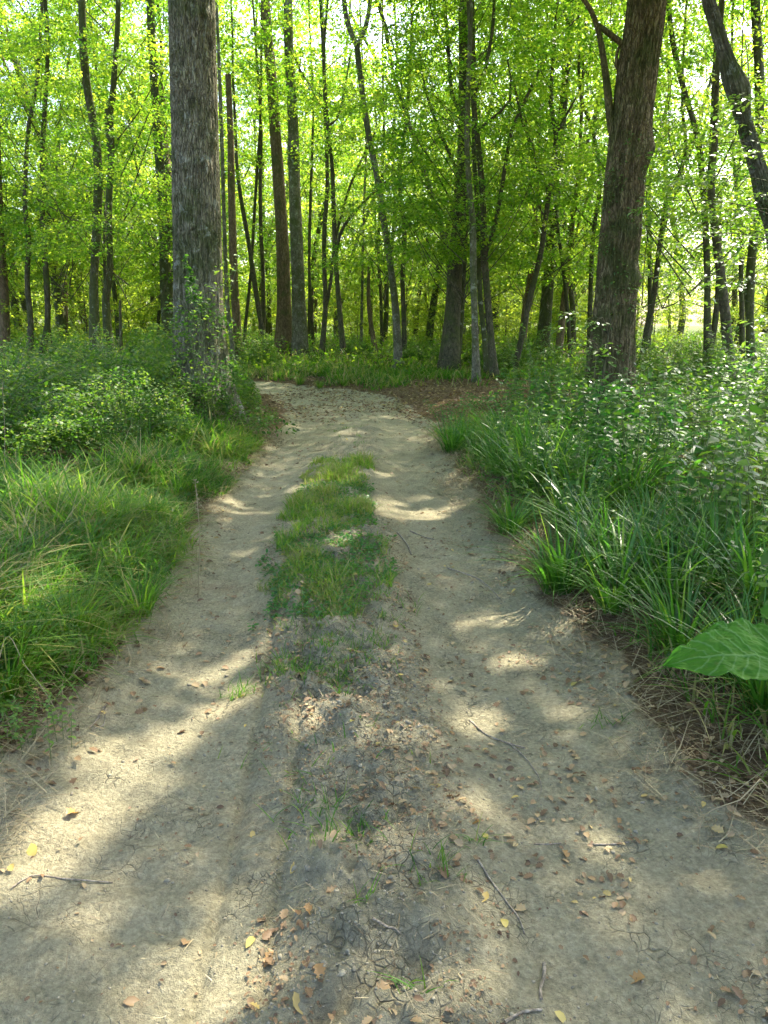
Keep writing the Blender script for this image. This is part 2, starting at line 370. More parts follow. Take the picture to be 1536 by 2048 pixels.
X, Y = np.meshgrid(xa, ya)
dpath = polydist(PATH, X.ravel(), Y.ravel()).reshape(X.shape); dstr = polydist(STRIP, X.ravel(), Y.ravel()).reshape(X.shape)
wobd = dpath + .28*(fbm(X*2.2, Y*1.6, 61)-.5) 
Z = Hsmooth(X, Y, dpath, dstr) + micro(X, Y, dpath, dstr)
gg = Geo(); ny, nx = X.shape
ii = np.arange(ny-1)[:, None]*nx; jj = np.arange(nx-1)[None]
gg.add(np.stack([X, Y, Z], 2).reshape(-1, 3), np.stack([ii+jj, ii+jj+1, ii+jj+nx+1, ii+jj+nx], 2).reshape(-1, 4))
gm = gg.mesh('ground', ground_mat())
dlit = polydist(LITTER, X.ravel(), Y.ravel()).reshape(X.shape)
for nm, val in (('dirt', sstep(.16, -.16, wobd)), ('strip', sstep(.1, -.15, dstr)*sstep(.1,-.1,dpath)),
                ('litter', np.maximum(np.maximum(sstep(.5, -.4, dlit), .45*sstep(.4,.7,fbm(X*.4,Y*.4,77))), .95*np.exp(-np.abs(dpath)*1.3))), ('damp', vn(X, Y, 5)),
                ('meadow', sstep(30, 50, Y)*.9)):
    a = gm.attributes.new(nm, 'FLOAT', 'POINT'); a.data.foreach_set('value', val.astype(np.float32).ravel())
tag(link('ground', gm), kind='structure')
def HH(x, y):
    x = np.asarray(x, float); y = np.asarray(y, float)
    dp = polydist(PATH, x, y); ds = polydist(STRIP, x, y)
    return Hsmooth(x, y, dp, ds) + micro(x, y, dp, ds)

# ------------------------------------------------------------------ foliage makers
def spray_leaves(g, C, az0, R, n, L, mat_=0, thick=.10, droop=.25, tilt=.45, tintc=None, keep=None):
    """flat fans of leaves round each centre C, as beech and hornbeam carry them"""
    k = len(C)
    m = k*n
    ci = np.repeat(np.arange(k), n)
    nb = 7
    bi = rng.integers(0, nb, m); t = np.sqrt(U(0.02, 1, m))
    ba = az0[ci] + (bi-3)*.42 + np.repeat(N(0, .15, k), n)
    rr = R[ci]*t*(1-.06*np.abs(bi-3))
    back = -.45*R[ci]
    x = C[ci, 0] + np.cos(az0[ci])*back + np.cos(ba)*rr*1.25 + N(0, .05, m)*R[ci]
    y = C[ci, 1] + np.sin(az0[ci])*back + np.sin(ba)*rr*1.25 + N(0, .05, m)*R[ci]
    z = C[ci, 2] - droop*R[ci]*t*t + N(0, thick, m)*R[ci]*.6 + .12*R[ci]*np.cos(bi*2.1+ci)
    pos = np.stack([x, y, z], 1)
    az = ba + N(0, .9, m)
    Rm = frames(az, N(-.25, .35, m), N(0, tilt, m), L*U(.65, 1.2, m))
    ti = np.clip((np.repeat(U(0, 1, k), n) if tintc is None else tintc[ci])*.55 + U(0, .45, m), 0, 1)
    if keep is not None:
        q = keep(pos); pos = pos[q]; Rm = Rm[q]; ti = ti[q]
    g.inst(KV, KF, pos, Rm, mat_, ti)
def crown_mesh(name, Ht, z0, R, ns, n, L, lm, bm, seed=0, lowbias=1.0, limb=.03):
    g = Geo()
    z = z0 + (Ht-z0)*U(0, 1, ns)**lowbias
    f = (z-z0)/(Ht-z0); prof = np.sqrt(np.clip(1-(f*1.0)**2.2, .05, 1))*(.55+.45*np.minimum(f*3, 1))
    r = R*prof*np.sqrt(U(.06, 1, ns)); az = U(0, 2*math.pi, ns)
    C = np.stack([r*np.cos(az), r*np.sin(az), z], 1)
    Rs = U(.45, .95, ns)*(R/2.6)**.5
    spray_leaves(g, C, az+N(0, .4, ns), Rs, n, L, 0)
    for i in range(0, ns, 7):
        s = C[i]*np.array([0, 0, 1])-np.array([0, 0, 1.1*r[i]+.3]); s[2] = max(s[2], z0*.6)
        midp = s*.45+C[i]*.55+np.array([0, 0, -.10*r[i]])+N(0, .12*r[i]+.01, 3)
        tube(g, smooth_line([s, midp, C[i]], .8)[0], np.linspace(limb*(.4+.6*r[i]/R), .005, len(smooth_line([s, midp, C[i]], .8)[0])), 4, 1)
    return g.mesh(name, [lm, bm])

NEARC = [crown_mesh('crown', 16, 3.1, 3.1, 130, 125, .092, M_leaf, M_barkD, lowbias=1.05, limb=.02) for _ in range(4)]
MIDC = [crown_mesh('crown', 16, 2.8, 3.2, 130, 100, .12, M_leaf, M_barkD, lowbias=1.05, limb=.02) for _ in range(4)]
FARC = [crown_mesh('crown', 17, 1.2, 3.4, 125, 64, .185, M_far, M_barkD, lowbias=1.05) for _ in range(4)]
SAPC = [crown_mesh('crown', hh, .3, rr, 62, 70, .105, M_far, M_barkD, lowbias=1.1, limb=.012) for hh, rr in ((4.5, 1.6), (3.2, 1.5), (5.5, 1.7), (2.4, 1.4))]

# ------------------------------------------------------------------ traced trees
def taperto(r0, k, end): return np.linspace(r0, end, k)
def make_tree(name, label, D, pts, ws, bark, crown=None, branches=(), Htop=15.5, cat='tree', group=None, wig=.12, sides=12,
              rough=.10, flare=1.35, cscale=1, cz=0, topcut=False, base_off=None, ivy=0, cgeo=None):
    P3 = [P(px, py, D) for px, py in pts]
    x0 = P3[0][0]; gz = float(H(x0, D))
    if P3[0][2] > gz+.05:
        P3 = [np.array([x0, D, gz-.12])]+P3; ws = [ws[0]*flare]+list(ws)
    else:
        P3[0][2] = gz-.12
    rad = [w_*D/FPX/2/ray(*(pts[max(i-(len(ws)-len(pts)), 0)]))[1] for i, w_ in enumerate(ws)]
    k0 = len(P3)
    if not topcut:
        d = P3[-1]-P3[-2]; d /= np.linalg.norm(d); top = P3[-1].copy(); r = rad[-1]
        while top[2] < Htop:
            d = d*.8+np.array([0, 0, .2])+N(0, .03, 3); d /= np.linalg.norm(d); top = top+d*1.6; r = max(r*.80, .02)
            P3.append(top); rad.append(r)
    P3 = np.array(P3)
    ph = U(0, 6)
    P3[1:, 1] += wig*np.sin(P3[1:, 2]*.8+ph)-wig*math.sin(ph)
    step = max(.18, min(.5, D/60))
    L, par = smooth_line(P3, step)
    R = np.interp(par, np.arange(len(rad)), rad)
    R = R*(1+.25*np.exp(-np.maximum(L[:, 2]-gz, 0)/(.35+R)))
    root = empty(name, (x0, D, gz)); org = (x0, D, gz)
    g = Geo(); tube(g, L, R, sides, 0, .5, rough, int(D*7+x0*13), closed=topcut)
    for b in branches:
        bp, w0, w1 = b[:3]; dd = b[3] if len(b) > 3 else 0
        B = [P(px, py, D) for px, py in bp]
        for q in range(len(B)): B[q][1] += dd*q/(len(B)-1)
        # start from inside the trunk
        j = np.argmin(np.linalg.norm(L-B[0], axis=1)); B[0] = L[j].copy()
        BL, bpar = smooth_line(B, step)
        tube(g, BL, np.interp(bpar, [0, len(B)-1], [w0*D/FPX/2, w1*D/FPX/2]), 8, 0, .5, .08, 3)
    tr = link('trunk', g.mesh('trunk', bark, org), root)
    if crown is not None:
        c = link('crown', crown, root, (L[len(L)//2][0]-x0, 0, cz), U(0, 6.28), cscale)
    tag(root, label, cat, group)
    return root, L, R, org

NC = lambda: NEARC[rng.integers(4)]
MC = lambda: MIDC[rng.integers(4)]
T = []
def Dof(px, py): return G(px, py)[1]
def TT(label, pts, ws, bark=None, crown='m', branches=(), D=None, name='slender_tree', **kw):
    if D is None: D = Dof(*pts[0])
    bark = bark or M_barkD
    c = {'m': MC, 'n': NC, None: lambda: None}[crown]()
    r = make_tree(name, label, D, pts, ws, bark, c, branches, **kw); T.append(r); return r

TT('brown trunk cut by the left edge of the photo', [(9,722),(5,600),(2,430),(-6,250),(-14,60)], [20,18,15,13,12], M_barkB, 'n', D=24)
TT('wavy black thin trunk, first one in from the left edge', [(56,715),(58,650),(51,560),(58,480),(53,420),(56,330),(60,250),(72,170),(80,0)], [14,11,10,9,9,8,8,7,6], M_barkD, 'n', D=23)
TT('wavy dark thin trunk whose foot hooks left, right beside the first one', [(82,716),(95,650),(97,560),(92,450),(90,380),(88,290),(91,200),(95,90),(92,-10)], [14,11,11,10,9,9,8,8,7], M_barkD, 'n', D=23.5)
TT('mossy medium trunk curving left towards its top, at the far left', [(192,712),(186,620),(183,540),(186,450),(190,350),(187,270),(176,200),(167,110),(163,0)], [25,18,16,16,17,16,15,15,14], M_barkM, 'n', D=19, sides=16)
TT('mossy forked trunk with a dark burl halfway up', [(221,710),(213,600),(219,540),(213,400),(218,320),(214,225),(222,195),(229,130),(236,60),(238,-20)], [19,15,13,12,13,18,12,11,10,9], M_barkM, 'n', D=20, sides=16,
   branches=[([(214,600),(205,560),(199,450),(197,400)], 7, 4, .5)])
TT('short dead dark stump pole between bushes left of the great trunk', [(243,700),(240,650),(238,600)], [7,6,5], M_barkD, None, D=22, topcut=True, name='dead_tree', cat='dead tree')
TT('dim leafy trunk close behind the left side of the great trunk', [(346,705),(334,560),(330,470),(318,330),(312,200),(306,60)], [34,22,20,18,17,16], M_barkM, 'm', D=26, sides=14)
TT('thin trunk just right of the great trunk, half behind it', [(463,690),(452,600),(448,470),(445,300),(438,150),(430,0)], [9,9,8,8,7,6], M_barkG, None, D=24)
TT('straight smooth pole trunk, snapped off flat at its top', [(477,690),(471,560),(465,400),(461,270),(457,150)], [17,16,15,13,12], M_barkB, None, D=25, topcut=True, name='broken_pole_tree', cat='dead tree', sides=14, rough=.03)
TT('thin trunk sweeping left over the snapped pole', [(533,705),(520,640),(508,560),(500,500),(488,425),(476,350),(470,250)], [11,10,10,9,8,7,6], M_barkD, None, D=29)
TT('thin straight trunk crossing behind the sweeping one', [(490,668),(500,560),(506,450),(513,350),(521,250),(522,120)], [7,6,6,6,5,5], M_barkD, None, D=31)
TT('dark thin upright trunk left of the two tall brown trunks', [(527,700),(527,560),(523,450),(521,350),(522,260),(515,120)], [8,8,8,7,6,5], M_barkD, None, D=32)
TT('tall brown trunk leaning left, left one of the close pair', [(567,708),(569,600),(567,500),(560,390),(551,270),(544,150),(536,60),(530,-20)], [36,28,25,24,22,20,19,18], M_barkB, 'm', D=31, cz=6, sides=16, rough=.06)
TT('tall grey brown speckled trunk, right one of the close pair', [(600,712),(598,600),(594,480),(590,380),(586,250),(580,120),(577,0)], [32,27,25,23,21,19,18], M_barkG, 'm', D=30, cz=6, sides=16, rough=.05, branches=[([(585,90),(600,140),(645,185),(700,205)], 5, 2, 1)])
TT('very thin trunk right of the speckled trunk', [(628,705),(622,620),(619,520),(621,400),(627,230),(622,100)], [8,6,6,6,5,4], M_barkD, None, D=34)
TT('thin grey trunk rising from a double foot', [(642,714),(650,620),(648,520),(649,450),(655,380),(651,240),(646,100),(640,-10)], [12,10,9,9,8,8,8,7], M_barkD, None, D=28,
   branches=[([(650,620),(661,560),(668,480),(700,360),(750,250)], 7, 4, 1)])
TT('thin trunk carrying one long bare branch that arches up to the right', [(688,722),(682,650),(674,560),(669,480),(666,400),(664,330),(656,250),(648,120),(655,0)], [12,11,10,10,9,8,7,6,5], M_barkD, 'm', D=26, cz=4,
   branches=[([(672,505),(680,470),(702,435),(745,390),(790,352),(845,310),(905,255)], 7, 3, -.5), ([(656,250),(676,230),(690,160),(700,95)], 5, 3, .5)])
TT('pale very thin pole standing alone in the gap', [(722,696),(725,560),(728,420),(732,300),(728,180)], [6,5,5,4,4], M_barkG, None, D=32)
TT('short crooked reddish dead trunk broken off at mid height', [(752,704),(742,650),(737,590),(739,520)], [10,9,8,6], M_barkB, None, D=29, topcut=True, name='dead_tree', cat='dead tree')
TT('thin dark trunk close to the left of the forked leaning trunk', [(764,700),(762,600),(757,520),(760,400),(768,280),(765,120)], [7,6,6,5,5,4], M_barkD, 'm', D=33)
TT('leaning trunk with a clear fork in a letter Y near the top edge', [(797,722),(791,620),(780,530),(768,450),(755,360),(738,275),(724,180),(714,95)], [17,14,13,13,12,12,12,12], M_barkG, 'n', D=24, Htop=8, sides=14,
   branches=[([(715,97),(700,60),(690,20),(684,-60)], 10, 8, 0), ([(715,97),(728,60),(737,20),(745,-60)], 9, 7, .3)])
TT('wavy thin trunk right of the forked leaning trunk', [(809,718),(808,640),(805,560),(809,460),(802,400),(799,340),(812,240),(820,140),(824,40),(822,-30)], [11,10,9,9,8,8,7,7,6,5], M_barkD, 'm', D=27,
   branches=[([(813,240),(795,120),(770,45)], 4, 2, 0)])
TT('large straight dark trunk standing at the middle beyond the bend', [(898,724),(906,620),(912,520),(921,400),(926,300),(929,200),(930,100),(928,-20)], [40,31,29,27,25,24,23,22], M_barkD, 'n', D=23, cz=6, sides=18, rough=.05, flare=1.2,
   branches=[([(922,360),(880,270),(850,190),(838,120)], 7, 3, -.5), ([(921,230),(905,190),(895,60),(888,-20)], 7, 6, .2), ([(922,420),(890,380),(850,300)], 4, 2, 0)])
TT('slim trunk pressed against the right side of the large middle trunk', [(915,722),(925,600),(930,500),(935,400),(936,300)], [14,12,10,9,8], M_barkM, 'n', D=23.6)
TT('speckled thin trunk nearest to the track edge beyond the bend', [(953,768),(950,690),(947,610),(945,520),(944,440),(938,370),(934,280),(938,150),(942,0)], [18,14,13,13,12,12,10,9,8], M_barkG, 'n', D=19, sides=14)
TT('thin mossy trunk squeezed between the speckled trunk and the leaning one', [(976,748),(967,660),(960,600),(956,500),(952,400),(946,300)], [12,10,10,9,9,8], M_barkM, 'n', D=21)
TT('dark trunk with a long branch forking up to the right, at the bend', [(990,752),(984,690),(977,600),(970,510),(966,400),(957,300),(948,225),(944,120),(938,0)], [18,15,14,14,13,12,11,10,9], M_barkD, 'n', D=20, sides=14,
   branches=[([(975,515),(990,450),(1006,360),(1024,260),(1058,185),(1093,110)], 9, 5, 0), ([(957,200),(970,140),(985,60),(988,0)], 7, 5, 0), ([(1022,262),(1020,200),(1015,120)], 6, 3, 0)])
TT('slender trunk forking wide at mid height, leaning right', [(1030,738),(1046,660),(1062,580),(1078,510),(1094,392),(1106,320),(1110,270),(1101,205),(1105,130),(1112,20)], [12,11,11,10,10,10,9,9,7,5], M_barkD, 'n', D=21,
   branches=[([(1094,392),(1076,330),(1053,265),(1042,235),(1025,150)], 8, 4, 0), ([(1110,280),(1130,235),(1152,195)], 6, 3, 0)])
TT('thick dim trunk behind the slender forking one', [(1084,702),(1092,600),(1102,480),(1114,360),(1122,250),(1130,150),(1138,20)], [27,23,21,20,18,17,16], M_barkM, 'm', D=28, cz=6, sides=14)
TT('reddish leaning trunk with split bark, left of the thick dim one', [(1042,702),(1052,620),(1062,540),(1068,480),(1072,380)], [17,15,14,12,8], M_barkB, 'm', D=29)
TT('thin crooked trunk in front of the sunlit gap left of the great right trunk', [(1140,708),(1134,640),(1126,560),(1116,480),(1110,420),(1115,350)], [8,8,7,7,6,5], M_barkD, 'm', D=26)
TT('brown forked trunk spreading upward behind the crooked one', [(1118,698),(1130,610),(1140,520),(1148,430),(1158,330),(1165,200)], [15,13,11,9,8,6], M_barkB, 'm', D=27,
   branches=[([(1140,520),(1160,440),(1180,380)], 6, 4, 0)])
TT('dark thin trunk touching the left side of the great right trunk', [(1178,714),(1178,600),(1180,500),(1190,420),(1198,375),(1193,300),(1178,240),(1160,190),(1155,60)], [10,9,9,8,8,7,6,6,5], M_barkD, 'm', D=25,
   branches=[([(1180,470),(1155,420),(1130,380)], 4, 2, 0)])
TT('slim dark trunk leaning right, first one right of the great right trunk', [(1283,738),(1295,660),(1308,590),(1318,480),(1328,400),(1350,355),(1364,320),(1366,270),(1362,220),(1368,100)], [14,12,11,10,9,9,8,7,6,5], M_barkD, 'n', D=21,
   branches=[([(1364,320),(1380,285),(1392,260)], 5, 3, 0)])
TT('thin leaning trunk seen against the bright sky beside the great right trunk', [(1296,702),(1298,560),(1300,370),(1312,310),(1324,250),(1338,180),(1330,90),(1328,-10)], [8,8,8,8,8,8,7,6], M_barkD, 'm', D=26)
TT('twin stem tree dividing at its foot into a letter V', [(1418,745),(1416,650),(1419,560),(1418,450),(1412,350),(1402,275),(1385,220),(1368,170),(1345,80),(1335,-10)], [22,14,12,12,12,12,11,11,10,9], M_barkD, 'n', D=19, sides=14,
   branches=[([(1420,715),(1432,650),(1441,580),(1447,480),(1450,380)], 13, 8, .3), ([(1418,450),(1424,300),(1432,160),(1440,60)], 8, 6, .2)])
TT('dark slanting trunk right of the twin stem tree', [(1464,778),(1460,700),(1456,620),(1449,530),(1440,450),(1432,360),(1438,260),(1437,160)], [24,20,19,17,16,14,12,10], M_barkD, 'n', D=15, sides=14)
TT('dim ivy grown trunk among the dark ones at the right edge', [(1506,762),(1502,660),(1500,560),(1506,420),(1512,250),(1516,120),(1512,-10)], [20,16,16,16,17,18,18], M_barkM, 'n', D=19, sides=14)
TT('thin dark upright stem near the right edge, behind the dark slanting one', [(1482,735),(1479,640),(1476,560),(1480,460),(1470,330),(1466,200)], [11,10,9,8,7,6], M_barkD, 'n', D=22)

# ------------------------------------------------------------------ the great trunks, bark modelled in the mesh
PATCHES = [(440,1900,135,115,0),(150,1620,200,62,-.62),(350,1450,200,38,-.62),(190,1480,90,30,-.3),(470,1300,110,18,-.4),
           (640,1430,110,26,-.2),(800,1465,80,34,.35),(975,1400,55,30,0),(955,1590,75,38,.2),(1200,1620,85,38,.15),(1080,1610,40,20,0),
           (600,1690,60,24,-.5),(760,1690,60,16,-.4),
           (460,1005,55,18,0),(540,1010,50,10,0),(830,1015,85,16,-.1),(790,985,70,10,0),(700,985,35,22,0),(380,1085,45,16,0),(480,1095,40,10,0),(660,1100,40,20,0),
           (800,859,30,8,0),(620,800,50,5,0),(590,822,40,5,0),(720,800,55,4,0),(770,826,55,5,0),(760,1000,45,30,0),(820,950,60,7,0),(1000,1210,80,14,-.2),(1040,1290,60,20,0),(700,870,40,6,0),(300,1500,40,10,0),
           (1040,1080,50,30,0),(1250,990,60,40,0),(1180,1050,60,30,0),(1230,760,60,40,0),(1450,960,80,50,0),(1150,1240,60,25,0),(620,975,40,12,0),(1480,830,70,40,0),(1350,1060,60,30,0),
           (130,1080,90,40,0),(230,1180,70,25,0),(60,1400,60,25,0),(330,1060,50,20,0),(560,1350,60,10,-.4),(1130,1390,50,25,0)]
PG = [(G(x, y), x, y, a, b, r) for x, y, a, b, r in PATCHES]
WG = [(-3.4,9.0,.8),(-2.9,9.8,.5),(2.4,6.0,.5),(3.2,5.0,.4)]
def ground_px(x, y):                 # pixel of a ground point
    dz = -CAMZ; yy = y*cp - dz*sp; zz = y*sp + dz*cp
    return 768+FPX*x/yy, 1024-FPX*zz/yy
def keep_gap(pos):                   # leaves whose shadow would fall in one of the sunny gaps are left off
    t = (pos[:, 2]-.02)/SUN[2]; gx = pos[:, 0]-SUN[0]*t; gy = pos[:, 1]-SUN[1]*t
    ok = np.ones(len(pos), bool); q = gy > .8
    px, py = ground_px(gx, np.maximum(gy, .8))
    for _, x, y, a, b, r in PG:
        dx = px-x; dy = py-y; u = dx*math.cos(r)+dy*math.sin(r); v = -dx*math.sin(r)+dy*math.cos(r)
        edge = 1+.35*(fbm(gx*5+x, gy*5+y, 90, 2)-.5)*2
        ok &= ~(q & ((u/a)**2+(v/b)**2 < edge))
    for x, y, r in WG: ok &= np.hypot(gx-x, gy-y) > r*(1+.5*(fbm(gx*4, gy*4, 91, 2)-.5))
    dp = polydist(PATH, gx, gy)
    ok &= ~((dp > .4) & (fbm(gx*1.1, gy*1.1, 95, 3) > .60))
    return ok

def great_tree(name, label, D, pts, ws, bark, Htop, kind, side_dens, shade_sites, ncl, ribs, parts=()):
    P3 = [P(px, py, D) for px, py in pts]; x0 = P3[0][0]; gz = float(H(x0, D)); P3[0][2] = gz-.2
    rad = [w_*D/FPX/2/ray(*q)[1] for w_, q in zip(ws, pts)]
    d = np.array([P3[-1][0]-P3[-3][0], .0, P3[-1][2]-P3[-3][2]]); d /= np.linalg.norm(d); top = P3[-1].copy(); r = rad[-1]
    while top[2] < Htop:
        d = d*.85+np.array([0, 0, .15]); d /= np.linalg.norm(d); top = top+d*1.5; r *= .86; P3.append(top); rad.append(r)
    L, par = smooth_line(P3, .035); R = np.interp(par, np.arange(len(rad)), rad)
    sides = 150; th = np.arange(sides)*2*math.pi/sides; hh = L[:, 2]-gz
    TH, HZ = np.meshgrid(th, hh); RR = np.repeat(R[:, None], sides, 1)
    lob = np.exp(-np.maximum(HZ, 0)/.55)
    RR = RR*(1+.32*lob*(.75+.5*np.sin(TH*5+1.3)+.3*np.sin(TH*3)) - .012 + .05*(vn(np.cos(TH)*1.5+4, np.sin(TH)*1.5+HZ*.35, 5)-.5))
    w1 = TH + .5*(vn(TH*3, HZ*.9, 12)-.5)*.35
    c = np.cos(w1); s = np.sin(w1)
    if kind == 'furrow':
        rid = np.abs(fbm(w1*17, HZ*2.2, 71, 3)-.5)*2
        RR = RR + .028*(sstep(0, .26, rid)-.7) + .015*(fbm(w1*30, HZ*9, 72, 3)-.5)
        # closed-over scars
        for (ta, hz, sz) in ((4.2, 4.6, .10), (5.2, 3.5, .11), (4.8, 2.7, .08), (5.4, 5.3, .12), (4.5, 6.0, .08)):
            dd = np.hypot((TH-ta)*R[:, None], HZ-hz); RR = RR + .07*np.exp(-(dd/sz)**2) - .09*np.exp(-(dd/(sz*.4))**2)
    else:
        rid = fbm(w1*20, HZ*3.2, 73, 3)
        RR = RR + .028*(sstep(.42, .56, rid)-.5) + .02*(fbm(w1*38, HZ*10, 74, 3)-.5)
        for (ta, hz, sz) in ((5.9, 4.2, .22), (5.0, 2.9, .2), (4.0, 1.6, .22), (5.6, 2.2, .15)):
            dd = np.hypot((TH-ta)*R[:, None], HZ-hz); RR = RR + .09*np.exp(-(dd/sz)**2)
    # seam closes on itself
    bl = sstep(0, .25, th)[None]*sstep(2*math.pi, 2*math.pi-.25, th)[None]; RR = RR*bl + np.repeat(R[:, None], sides, 1)*(1+.1*lob)*(1-bl)
    V = np.stack([L[:, 0][:, None]+RR*np.cos(TH), L[:, 1][:, None]+RR*np.sin(TH), np.repeat(L[:, 2][:, None], sides, 1)], 2)
    n = len(L); i = np.arange(n-1)[:, None]*sides; j = np.arange(sides)[None]; j2 = (j+1) % sides
    g = Geo(); g.add(V.reshape(-1, 3), np.stack([i+j, i+j2, i+sides+j2, i+sides+j], 2).reshape(-1, 4))
    for b in parts:
        B = [P(px, py, D) for px, py in b[0]]; jx = np.argmin(np.linalg.norm(L-B[0], axis=1)); B[0] = L[jx].copy()
        BL, bp = smooth_line(B, .1); tube(g, BL, np.interp(bp, [0, len(B)-1], [b[1]*D/FPX/2, b[2]*D/FPX/2]), 14, 0, .5, .12, 5)
    org = np.array([x0, D, gz]); root = empty(name, org)
    # unseen crown clusters, added high above the track to shade it
    C = shade_sites(ncl); gc = Geo()
    k = len(C); az = np.arctan2(C[:, 1]-L[-1][1], C[:, 0]-L[-1][0])
    spray_leaves(gc, C, az, U(.55, 1.0, k), 62, .125, 0, keep=keep_gap)
    st = L[-1]
    for q in range(0, 9):
        e = C[rng.integers(k)]; jx = np.searchsorted(L[:, 2], min(max(e[2]-3.5, 7.0), Htop-.5)); s0 = L[min(jx, n-1)]
        m1 = s0*.6+e*.4+np.array([0, 0, .7])+N(0, .3, 3); m2 = s0*.25+e*.75+np.array([0, 0, .5])+N(0, .3, 3)
        BL, bp = smooth_line([s0, m1, m2, e], .4); tube(g, BL, np.linspace(.07, .012, len(BL)), 8, 0, .5, .08, 5)
    link('trunk', g.mesh('trunk', bark, org), root)
    link('crown', gc.mesh('crown', [M_leaf, M_barkD], org), root)
    tag(root, label, 'tree'); return root, L, R, org

def sites(xr, yr, zr, avoid=True):
    def f(n):
        c = np.stack([U(*xr, n*3), U(*yr, n*3), U(*zr, n*3)], 1)
        el = (c[:, 2]-CAMZ)/np.maximum(c[:, 1], .1)
        vis = (el < math.tan(math.radians(23.5))) & (np.abs(c[:, 0]) < c[:, 1]*.60+1) & (c[:, 1] > 0)
        c = c[~vis]
        return c[:n]
    return f
GL = great_tree('great_trunk_tree', 'great straight trunk with furrowed grey bark, left of the track, foot hidden by leaves', 11.2,
    [(408,872),(402,760),(399,690),(397,600),(395,500),(393,400),(390,250),(386,100),(384,0),(383,-60)], [142,112,103,95,94,93,92,91,90,89], M_barkL, 15, 'furrow', 1,
    sites((-7, 2.5), (6, 19), (8, 14)), 520, 1)
GR = great_tree('great_leaning_tree', 'great brown trunk with flaking bark leaning slightly right, right of the track', 13.0,
    [(1222,815),(1224,720),(1228,640),(1236,520),(1244,430),(1252,340),(1266,220),(1278,120),(1290,40),(1297,-40)], [108,86,80,77,76,76,77,76,74,72], M_barkR, 16, 'flake', 1,
    sites((-1, 9), (8, 21), (7.5, 14)), 900, 1,
    parts=[([(1238,330),(1226,270),(1216,190),(1208,125),(1196,60),(1175,10),(1140,-30)], 18, 6), ([(1216,180),(1232,130),(1240,90)], 8, 5), ([(1240,110),(1215,65),(1196,50)], 12, 8)])
GM = great_tree('mossy_leaning_tree', 'mossy grey trunk leaning out over the right edge with lichen along its upper side', 10.0,
    [(1575,905),(1572,760),(1566,600),(1552,470),(1534,400),(1514,330),(1484,230),(1456,130),(1432,50),(1410,-30)], [50,38,35,33,31,29,26,24,23,22], M_barkG, 9.5, 'flake', 1,
    sites((-1, 9), (1.5, 12), (6.5, 12)), 1050, 1)

# vines and ivy leaves on the great right trunk, climbing shrub shoots
def on_trunk(GT, f, th):
    L, R = GT[1], GT[2]; i = int(np.clip(np.searchsorted(L[:, 2], f), 0, len(L)-1)); return L[i], R[i]
for lab, th0, z0, z1, amp in (('pale', 4.75, 1.0, 6.5, .12), ('pale', 4.2, .2, 3.0, .15)):
    g = Geo(); pts = []
    for z in np.arange(z0, z1, .12):
        c, r = on_trunk(GR, z, 0); th = th0+amp*math.sin(z*1.3+th0*3)+.1*math.sin(z*4.1)
        fl = 1+.32*math.exp(-max(z, 0)/.55)
        pts.append([c[0]+(r*fl+.012)*math.cos(th), c[1]+(r*fl+.012)*math.sin(th), z+float(GR[3][2])*0])
    tube(g, pts, .008, 6, 0)
    link('vine', g.mesh('vine', M_barkR, GR[3]), GR[0])
def ivy(GT, n, zr, thr, L_, mat_, out=.1):
    g = Geo(); z = U(*zr, n); th = U(*thr, n)
    cc = [on_trunk(GT, a, 0) for a in z]
    c = np.array([q[0] for q in cc]); r = np.array([q[1] for q in cc])*(1+.3*np.exp(-z/.5))+U(.01, out, n)
    pos = np.stack([c[:, 0]+r*np.cos(th), c[:, 1]+r*np.sin(th), z], 1)
    cl = vn(th*3, z*2.5, 8) > .52; pos = pos[cl]; th = th[cl]; m = len(pos)
    Rm = frames(th+N(0, .6, m), N(-.2, .4, m), N(0, .4, m), L_*U(.6, 1.2, m)); g.inst(OV, OF, pos, Rm)
    return g
link('ivy', ivy(GR, 900, (.3, 4.5), (3.3, 6.2), .06, M_leafn, .12).mesh('ivy', M_leafn, GR[3]), GR[0])
link('ivy', ivy(GM, 900, (.3, 4.0), (2.6, 6.0), .06, M_leafn, .14).mesh('ivy', M_leafn, GM[3]), GM[0])

# ------------------------------------------------------------------ background trees
trunk_var = []
for k in range(6):
    g = Geo(); pts = [np.array([0, 0, -.2])]; d = np.array([0, 0, 1.]); p = pts[0]
    r = [.11+.02*k]
    for q in range(11):
        d = d+N(0, .09, 3); d[2] = abs(d[2]); d /= np.linalg.norm(d); p = p+d*1.5; pts.append(p); r.append(r[-1]*.90)
    L, par = smooth_line(pts, .5); tube(g, L, np.interp(par, np.arange(12), r), 7, 0, .5, .1, k)
    if k % 2 == 0:
        s = pts[3]; e = s+np.array([U(-1.5, 1.5), U(-.6, .6), 3.5]); tube(g, smooth_line([s, (s+e)/2+N(0, .15, 3), e], .5)[0], .045, 5, 0)
    trunk_var.append(g.mesh('trunk', [M_barkD, M_barkM, M_barkB, M_barkD, M_barkG, M_barkM][k]))
def generic_tree(x, y, s, cv, name, label, group):
    z = float(H(x, y)); root = empty(name, (x, y, z)); rz = U(0, 6.28)
    link('trunk', trunk_var[rng.integers(6)], root, rz=rz, sc_=s)
    link('crown', cv, root, rz=rz, sc_=s)
    tag(root, label, 'tree', group)
placed = [(t[3][0], t[3][1]) for t in T]
def scatter(n, y0, y1, dmin, halfw, dens):
    out = []; tries = 0
    while len(out) < n and tries < 20000:
        tries += 1
        y = math.sqrt(U(y0*y0, y1*y1)); x = U(-1, 1)*(y*halfw+2)
        if U() > dens(x, y): continue
        if all((x-a)**2+(y-b)**2 > dmin*dmin for a, b in placed):
            placed.append((x, y)); out.append((x, y))
    return out
